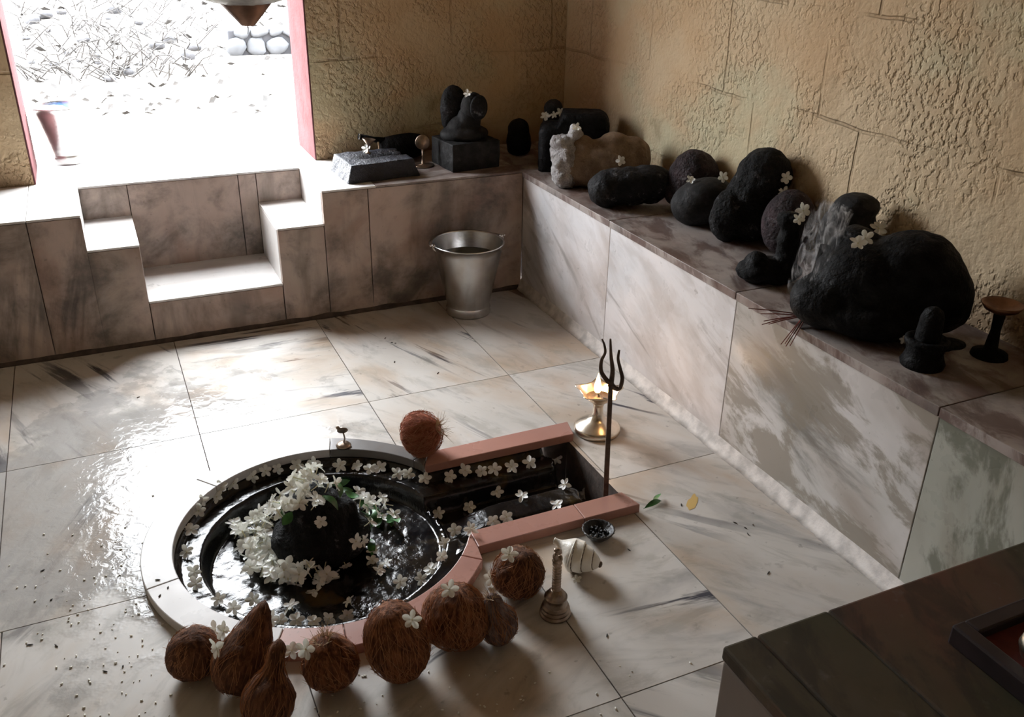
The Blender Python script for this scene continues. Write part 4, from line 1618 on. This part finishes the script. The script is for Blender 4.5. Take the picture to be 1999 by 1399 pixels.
# carved black figure
carv = thing('carved_idol', 'carved black stone idol with an oval back and round face on a square plinth', 'idol', (-.160, .162, H), (0, 0, math.radians(6)))
bm = bmesh.new()
box(bm, -.096, .096, -.086, .086, 0, .098)
bmesh.ops.subdivide_edges(bm, edges=bm.edges[:], cuts=12, use_grid_fill=True)
rough(bm, .003, 24, 4)
for v in bm.verts:
    v.co.z = max(0, v.co.z)
finish('plinth', bm, M['greyblack'], carv, smooth=False, bevel=.003)
bm = blob([((0, .010, .112), (.092, .078, .034)), ((0, .015, .135), (.062, .055, .045)), ((.01, -.005, .165), (.040, .038, .05))], .005, .003, 20, 3)
finish('shoulders', bm, M['greyblack'], carv, smooth=True)
bm = blob([((-.02, .055, .20), (.052, .034, .080)), ((-.02, .055, .165), (.050, .034, .06))], .005, .003, 20, 6)
finish('oval_back', bm, M['black'], carv, smooth=True)
bm = blob([((.026, -.010, .205), (.046, .042, .056)), ((.026, -.012, .160), (.028, .028, .04))], .004, .002, 24, 8)
finish('head', bm, M['greyblack'], carv, smooth=True)
bm = blob([((.030, -.048, .212), (.036, .012, .045)), ((.034, -.058, .204), (.018, .010, .022))], .003, .001, 24, 9)
finish('face', bm, M['black'], carv, smooth=True)

# back corner stones
stone('corner_stone', 'small dark block of stone deep in the back corner of the ledge', [((0, 0, .05), (.050, .045, .052)), ((0, 0, .088), (.044, .040, .044)), ((0, 0, .02), (.046, .042, .03))], M['soot'], (.088, .235), 0, .006, .004, 16, 11)
bm = bmesh.new()
box(bm, -.125, .125, -.075, .075, 0, .205)
bmesh.ops.subdivide_edges(bm, edges=bm.edges[:], cuts=14, use_grid_fill=True)
for v in bm.verts:
    r = Vector((max(0, abs(v.co.x) - .085), max(0, abs(v.co.y) - .045), max(0, v.co.z - .165)))
    if r.length > .04:
        q = r * (.04 / r.length)
        if r.x > 0:
            v.co.x = math.copysign(.085 + q.x, v.co.x)
        if r.y > 0:
            v.co.y = math.copysign(.045 + q.y, v.co.y)
        if r.z > 0:
            v.co.z = .165 + q.z
    if v.co.x < -.05:
        v.co.z *= 0.80
rough(bm, .004, 16, 7)
for v in bm.verts:
    v.co.z = max(0, v.co.z)
cb = finish('black_block', bm, M['soot'], smooth=True)
cb.location = (.188, -.022, H + .0003)
cb.rotation_euler = (0, 0, math.radians(-28))
tag(cb, 'large squared black stone block behind the brown broken stone, in the corner', 'stone block')
ledge_things.append(cb)
stone('round_stone', 'dark round stone on the wall side, peeping over the squared black block', [((0, 0, .10), (.045, .045, .10)), ((0, 0, .19), (.036, .034, .035))], M['greyblack'], (.185, .140), 0, .006, .003, 16, 12)

# brown broken stone: pale fractured end towards the door, humped back
br = thing('broken_stone', 'brown sandstone lump with a pale broken end and a humped back', 'stone', (.155, -.275, H + .0003), (0, 0, AZ(.155, -.275)))
bm = blob([((.03, .0, .085), (.130, .080, .085)), ((-.03, 0, .075), (.105, .080, .075)), ((.045, .0, .150), (.055, .045, .040)), ((.10, .01, .10), (.075, .065, .075)), ((-.09, 0, .06), (.06, .07, .062)), ((-.06, 0, .110), (.055, .065, .065))], .006, .005, 15, 5)
lo = min(v.co.z for v in bm.verts)
for v in bm.verts:
    v.co.z = max(0, v.co.z - lo - .006)
finish('body', bm, M['brown'], br, smooth=True)
bm = blob([((-.112, -.01, .085), (.052, .070, .085)), ((-.118, -.02, .04), (.040, .060, .050)), ((-.128, -.015, .150), (.036, .050, .026)), ((-.088, -.01, .180), (.024, .034, .030))], .0055, .014, 24, 15)
for v in bm.verts:
    v.co.z = max(0.0, v.co.z)
finish('broken_end', bm, M['pale'], br, smooth=True)['label'] = 'pale rough fractured end'

stone('log_stone', 'long black log shaped stone lying before the brown broken stone', [((-.060, 0, .062), (.062, .062, .060)), ((-.03, .0, .068), (.075, .063, .061)), ((.02, .0, .072), (.08, .063, .062)), ((.07, .005, .078), (.08, .062, .061)), ((.085, .01, .080), (.06, .058, .058))], M['black'], (.116, -.518), AZ(.145, -.52) + .15, .006, .006, 18, 21)
stone('boulder', 'dark purplish boulder set against the wall behind the grey egg shaped stone', [((0, 0, .09), (.080, .070, .092)), ((-.012, -.01, .05), (.078, .07, .06))], M['purple'], (.298, -.616), AZ(.29, -.6), .006, .005, 18, 22)
stone('oval_stone', 'smooth grey black oval stone leaning out in front of the purplish boulder', [((0, 0, .075), (.100, .075, .070), (0, -.30, 0)), ((-.035, 0, .055), (.060, .06, .055))], M['greyblack'], (.236, -.765), AZ(.222, -.77), .006, .002, 16, 23)
stone('tall_stone', 'tall black stone with a round head and a lower bulge, tallest of the wall row', [((.032, .01, .19), (.076, .070, .078)), ((.0, .0, .13), (.065, .06, .075)), ((-.052, -.03, .075), (.052, .055, .075)), ((.01, 0, .06), (.075, .065, .06))], M['blackrough'], (.268, -.930), AZ(.268, -.93), .006, .006, 20, 24)
stone('egg_stone', 'smooth dark egg shaped stone standing beside the tall black one', [((0, 0, .092), (.071, .068, .094), (0, .12, 0))], M['purple'], (.290, -1.078), AZ(.278, -1.045), .006, .002, 14, 25)
stone('seat_stone', 'small black seat shaped stone at the front edge, low front and upright back', [((-.03, -.01, .03), (.060, .055, .034)), ((.028, .012, .09), (.030, .035, .085)), ((.02, .01, .160), (.030, .028, .026)), ((-.045, -.02, .05), (.03, .035, .03)), ((0, 0, .03), (.07, .06, .03))], M['soot'], (.128, -1.232), AZ(.128, -1.232), .0055, .006, 24, 26)
stone('upright_stone', 'upright dark stone by the wall veiled in incense smoke', [((0, 0, .10), (.072, .060, .115)), ((.02, 0, .06), (.085, .065, .07)), ((.01, 0, .19), (.055, .045, .035))], M['greyblack'], (.285, -1.300), AZ(.285, -1.3), .006, .004, 16, 27)
stone('great_boulder', 'huge jet black boulder sprawling over the ledge, largest of all the stones', [((.06, .02, .115), (.120, .095, .115)), ((-.03, .0, .10), (.115, .095, .10)), ((.12, .02, .095), (.080, .080, .090)), ((-.100, -.03, .06), (.085, .075, .065)), ((0, -.05, .045), (.14, .07, .05)), ((-.06, .05, .13), (.07, .07, .09))], M['soot'], (.140, -1.560), AZ(.158, -1.575), .008, .006, 12, 28)

# small lingam on its round base
ml = thing('small_lingam', 'small black lingam on a lipped round pedestal in front of the huge boulder', 'lingam', (.106, -1.745, H))
bm = bmesh.new()
lathe(bm, [(0, 0), (.043, 0), (.045, .008), (.040, .020), (.037, .030), (.039, .044), (.044, .052), (.044, .060), (.036, .063), (.033, .058), (0, .058)], 40, caps=False)
finish('pedestal', bm, M['soot'], ml, smooth=True)
bm = bmesh.new()
lathe(bm, [(.026, .056), (.025, .080), (.023, .108), (.018, .122), (.009, .129), (0, .131)], 32, caps=False)
finish('shaft', bm, M['soot'], ml, smooth=True)
bm = blob([((.045, .0, .050), (.036, .022, .012)), ((.02, 0, .05), (.04, .035, .012))], .004, .001, 20, 2)
o = finish('water_spout', bm, M['soot'], ml, smooth=True)
o.rotation_euler = (0, 0, -.5)

# dark brass lamp on a tall foot
bl = thing('pedestal_lamp', 'dull brass saucer on a dark tall foot against the wall beyond the small lingam', 'lamp', (.276, -1.768, H))
bm = bmesh.new()
lathe(bm, [(0, 0), (.038, 0), (.036, .008), (.014, .016), (.010, .06), (.012, .098), (.0, .098)], 32, caps=False)
finish('foot', bm, M['soot'], bl, smooth=True)
bm = bmesh.new()
lathe(bm, [(0, .096), (.014, .098), (.034, .108), (.042, .120), (.040, .121), (.036, .116), (0, .104)], 40, caps=False)
finish('saucer', bm, M['copper'], bl, smooth=True)

# incense
for k, (base, tip) in enumerate([((.020, -1.447, .462), (-.078, -1.400, .472)), ((.018, -1.452, .460), (-.062, -1.425, .466)), ((.020, -1.455, .458), (-.060, -1.437, .452)), ((.018, -1.462, .459), (-.086, -1.484, .468)), ((.022, -1.458, .461), (-.072, -1.446, .449))]):
    bm = bmesh.new()
    b_, t_ = Vector(base), Vector(tip)
    tube(bm, [b_, b_ * .5 + t_ * .5 + Vector((0, 0, .0015)), t_], [.0014, .0014, .0010], 6)
    tag(finish('incense_stick', bm, M['stick']), 'red incense stick in the upper spray jutting over the ledge edge', 'incense stick', 'incense sticks in the upper spray')
for k, (base, tip) in enumerate([((.012, -1.478, .462), (-.072, -1.517, .430)), ((.014, -1.482, .461), (-.066, -1.527, .428)), ((.015, -1.486, .462), (-.058, -1.531, .430)), ((.012, -1.480, .464), (-.064, -1.521, .432))]):
    bm = bmesh.new()
    tube(bm, [base, tip], [.0014, .0010], 6)
    tag(finish('incense_stick', bm, M['stick']), 'red incense stick in the lower bundle drooping below the ledge edge', 'incense stick', 'incense sticks in the lower bundle')

# tray on the near platform
tray = thing('wooden_tray', 'dark wooden tray lined in red on the near platform', 'tray', (-.345, -2.50, H), (0, 0, math.radians(0)))
bm = bmesh.new()
box(bm, -.135, .22, -.2, .115, .004, .016)
finish('lining', bm, M['redcloth'], tray)
for x0, x1, y0, y1 in ((-.155, -.133, -.22, .137), (.218, .24, -.22, .137), (-.133, .218, .113, .137), (-.133, .218, -.22, -.198)):
    bm = bmesh.new()
    box(bm, x0, x1, y0, y1, 0, .030)
    finish('tray_side', bm, M['tray'], tray, bevel=.003)
bp = thing('brass_pot', 'small round brass pot standing in the red lined tray', 'pot', (-.440, -2.447, H + .0165))
bm = bmesh.new()
lathe(bm, [(0, 0), (.014, 0), (.024, .008), (.029, .022), (.026, .036), (.016, .043), (.015, .048), (.021, .052), (.019, .053), (.012, .046), (0, .040)], 36, caps=False)
finish('pot_body', bm, M['brass'], bp, smooth=True)

# flowers on the stones
bpy.context.view_layer.update()
TARGET['bv'] = bvh_of([o for o in COL.objects if o.type == 'MESH' and (o in ledge_things or o.parent in (carv, br, ml) or o.name.startswith('ledge'))])
for (u, v), lab, sz in [((914, 186), 'white flower on top of the carved black idol', 1.0), ((1091, 217), 'white flower on the dark round stone in the corner', 1.0), ((1068, 228), 'white flower on the edge of the squared black block', 1.0),
                        ((1080, 224), 'second white flower on the squared black block, nearer the wall', .8), ((1124, 252), 'white flower on the pale broken end of the brown stone', 1.0), ((1211, 314), 'white flower on top of the log shaped stone', 1.0),
                        ((1408, 352), 'white flower on the smooth grey oval stone, nearer the tall stone', 1.0), ((1350, 356), 'white petals on the grey oval stone, nearer the boulder', .9),
                        ((1532, 345), 'white flower between the tall stone and the egg shaped stone', 1.0), ((1526, 372), 'white flower high on the egg shaped stone', .9), ((1565, 412), 'open white flower on the upright back of the seat shaped stone', 1.15),
                        ((1556, 428), 'white petal flower just under the open one on the seat shaped stone', .8), ((1705, 446), 'open white flower on the shoulder of the huge black boulder', 1.25), ((1686, 470), 'crumpled flower below the open one on the huge boulder', 1.0),
                        ((1674, 482), 'wilted flower at the bottom of the clump on the huge boulder', 1.0), ((1763, 658), 'white bud flower on the lip of the small lingam pedestal', .7), ((715, 296), 'white flower lying on the flat black slab', 1.0)]:
    p, n = hit(u, v)
    flower(p, n, lab, None, 0.25, sz, CAMDIR)

# ------------------------------------------------------------------ smoke
def smoke_mat():
    t = NT('incense_smoke')
    t.t.nodes.remove(t.b)
    co = t.coord()
    n = t.noise(t.mapping(co, (1, 1, .38)), 34, 6, .62, 2.8)
    n2 = t.noise(t.mapping(co, (1, 1, .5), (3, 1, 2)), 9, 3, .5, .5)
    d = t.math('MULTIPLY', t.ramp(n, .53, .72), t.ramp(n2, .36, .60))
    v = t.add('VolumeScatter')
    v.inputs['Color'].default_value = (.92, .93, .97, 1)
    t.set(v.inputs['Density'], t.math('MULTIPLY', d, 85.0))
    v.inputs['Anisotropy'].default_value = .1
    t.t.links.new(v.outputs[0], t.out.inputs['Volume'])
    return t.m


bm = bmesh.new()
def plume(pts, rads):
    s = spl(pts, 6)
    m = len(pts) - 1
    rs = []
    for k in range(len(s)):
        q = k / (len(s) - 1) * m
        i = min(m - 1, int(q))
        rs.append(rads[i] + (rads[i + 1] - rads[i]) * (q - i))
    tube(bm, s, rs, 14)
def onx(px, py, x):
    r = ray(px, py)
    return CPOS + r * ((x - CPOS.x) / r.x)


plume([onx(1566, 606, .010), onx(1556, 560, .012), onx(1584, 505, .016), onx(1608, 452, .024), onx(1632, 402, .034)], [.010, .022, .034, .044, .040])
plume([onx(1566, 606, .010), onx(1545, 580, .008), onx(1532, 560, .010), onx(1548, 530, .012)], [.007, .010, .011, .006])
plume([onx(1570, 612, .012), onx(1582, 570, .010), onx(1596, 530, .012), onx(1612, 480, .016)], [.006, .009, .011, .012])
sm = finish('incense_smoke', bm, smoke_mat(), smooth=True)
sm['kind'] = 'stuff'
tag(sm, 'thin grey wisps of incense smoke drifting up before the black stones', 'smoke', kind='stuff')

# ------------------------------------------------------------------ small scatter on the floor
rr_ = random.Random(17)
bm = bmesh.new()
for k in range(190):
    if k < 120:
        u, v = rr_.gauss(230, 90), rr_.gauss(1200, 110)
    else:
        u, v = rr_.gauss(760, 260), rr_.uniform(1290, 1395)
    if not (5 < u < 1380):
        continue
    p = on(u, min(1396, v), 0.001)
    if math.hypot(p.x - BX, p.y - BY) < BR + .07 or p.x > -.62 and p.y > -1.5:
        continue
    s = rr_.uniform(.0010, .0022)
    ell(bm, (p.x, p.y, s * .7), (s * 1.8, s, s * .7), (0, 0, rr_.uniform(0, 3)), 1)
tag(finish('rice_grains', bm, M['grain'], smooth=True), 'scattered white rice grains and drops on the wet floor round the near rim', 'rice', kind='stuff')
bm = bmesh.new()
for u, v in [(83, 1113), (58, 1258), (100, 1170), (110, 1260), (270, 775), (752, 660), (765, 668), (772, 670), (855, 728), (770, 706), (1228, 1073), (308, 1132), (312, 1163), (328, 1147), (1185, 1240), (240, 1300), (205, 1310), (1045, 870), (1330, 985), (1435, 1020), (1455, 1030), (1470, 1024), (1460, 1042), (1500, 1118)]:
    p = on(u, v, 0.001)
    a = rr_.uniform(0, 3)
    zb = 0
    p2 = on(u, v, bt)
    d2 = math.hypot(p2.x - BX, p2.y - BY)
    if BR + .012 < d2 < BR + .055:
        p, zb = p2, bt
    elif math.hypot(p.x - BX, p.y - BY) < BR + .080:
        continue
    L = rr_.uniform(.003, .008)
    ell(bm, (p.x, p.y, zb + .0014), (L, .0018, .0012), (0, 0, a), 1)
tag(finish('dark_crumbs', bm, M['crumb'], smooth=True), 'dark crumbs and ash flecks scattered over the marble floor', 'crumbs', kind='stuff')
bm = bmesh.new()
c = on(1352, 980, 0)
q = []
for k in range(28):
    a = 2 * PI * k / 28
    r = 1 + .35 * noise.noise(Vector((math.cos(a) * 1.6, math.sin(a) * 1.6, 2)))
    e = Vector((math.cos(a) * .034 * r, math.sin(a) * .011 * r, 0))
    e.rotate(Euler((0, 0, .75)))
    q.append(bm.verts.new((c.x + e.x, c.y + e.y, .0006)))
bm.faces.new(q)
tag(finish('turmeric_smear', bm, M['turmeric']), 'yellow turmeric smear on the marble near the side ledge', 'stain')

# ------------------------------------------------------------------ light
W = bpy.data.worlds.new('sky')
S.world = W
W.use_nodes = True
wt = W.node_tree
bg = wt.nodes['Background']
bg.inputs[0].default_value = (0.92, 0.96, 1.0, 1)
tc = wt.nodes.new('ShaderNodeTexCoord')
sx = wt.nodes.new('ShaderNodeSeparateXYZ')
wt.links.new(tc.outputs['Generated'], sx.inputs[0])
mr = wt.nodes.new('ShaderNodeMapRange')      # overcast sky, brightest overhead
mr.inputs[1].default_value, mr.inputs[2].default_value = 0.30, 0.95
mr.inputs[3].default_value, mr.inputs[4].default_value = 15.0, 17.5
wt.links.new(sx.outputs[2], mr.inputs[0])
wt.links.new(mr.outputs[0], bg.inputs[1])
sun = bpy.data.lights.new('sun', 'SUN')
sun.energy = 3
sun.angle = math.radians(1.0)
sun.color = (1.0, .96, .9)
so_ = bpy.data.objects.new('sun', sun)
so_.rotation_euler = Vector((0.72, 0.30, -1.0)).to_track_quat('-Z', 'Y').to_euler()
COL.objects.link(so_)
pl = bpy.data.lights.new('door_portal', 'AREA')
pl.shape = 'RECTANGLE'
pl.size, pl.size_y = DX1 - DX0, ZD - H
pl.cycles.is_portal = True
po = bpy.data.objects.new('door_portal', pl)
po.location = ((DX0 + DX1) / 2, YO + .035, (H + ZD) / 2)
po.rotation_euler = (math.radians(-90), 0, 0)
COL.objects.link(po)

S.view_settings.view_transform = 'Standard'
S.view_settings.look = 'None'
S.view_settings.gamma = 1.0
S.view_settings.use_curve_mapping = False
S.view_settings.exposure = 0.95
S.cycles.use_denoising = True
S.cycles.max_bounces = 8
S.cycles.diffuse_bounces = 5
S.cycles.glossy_bounces = 4
S.cycles.transmission_bounces = 4
S.cycles.volume_bounces = 1
S.cycles.sample_clamp_indirect = 8.0
S.cycles.caustics_reflective = False
S.cycles.caustics_refractive = False
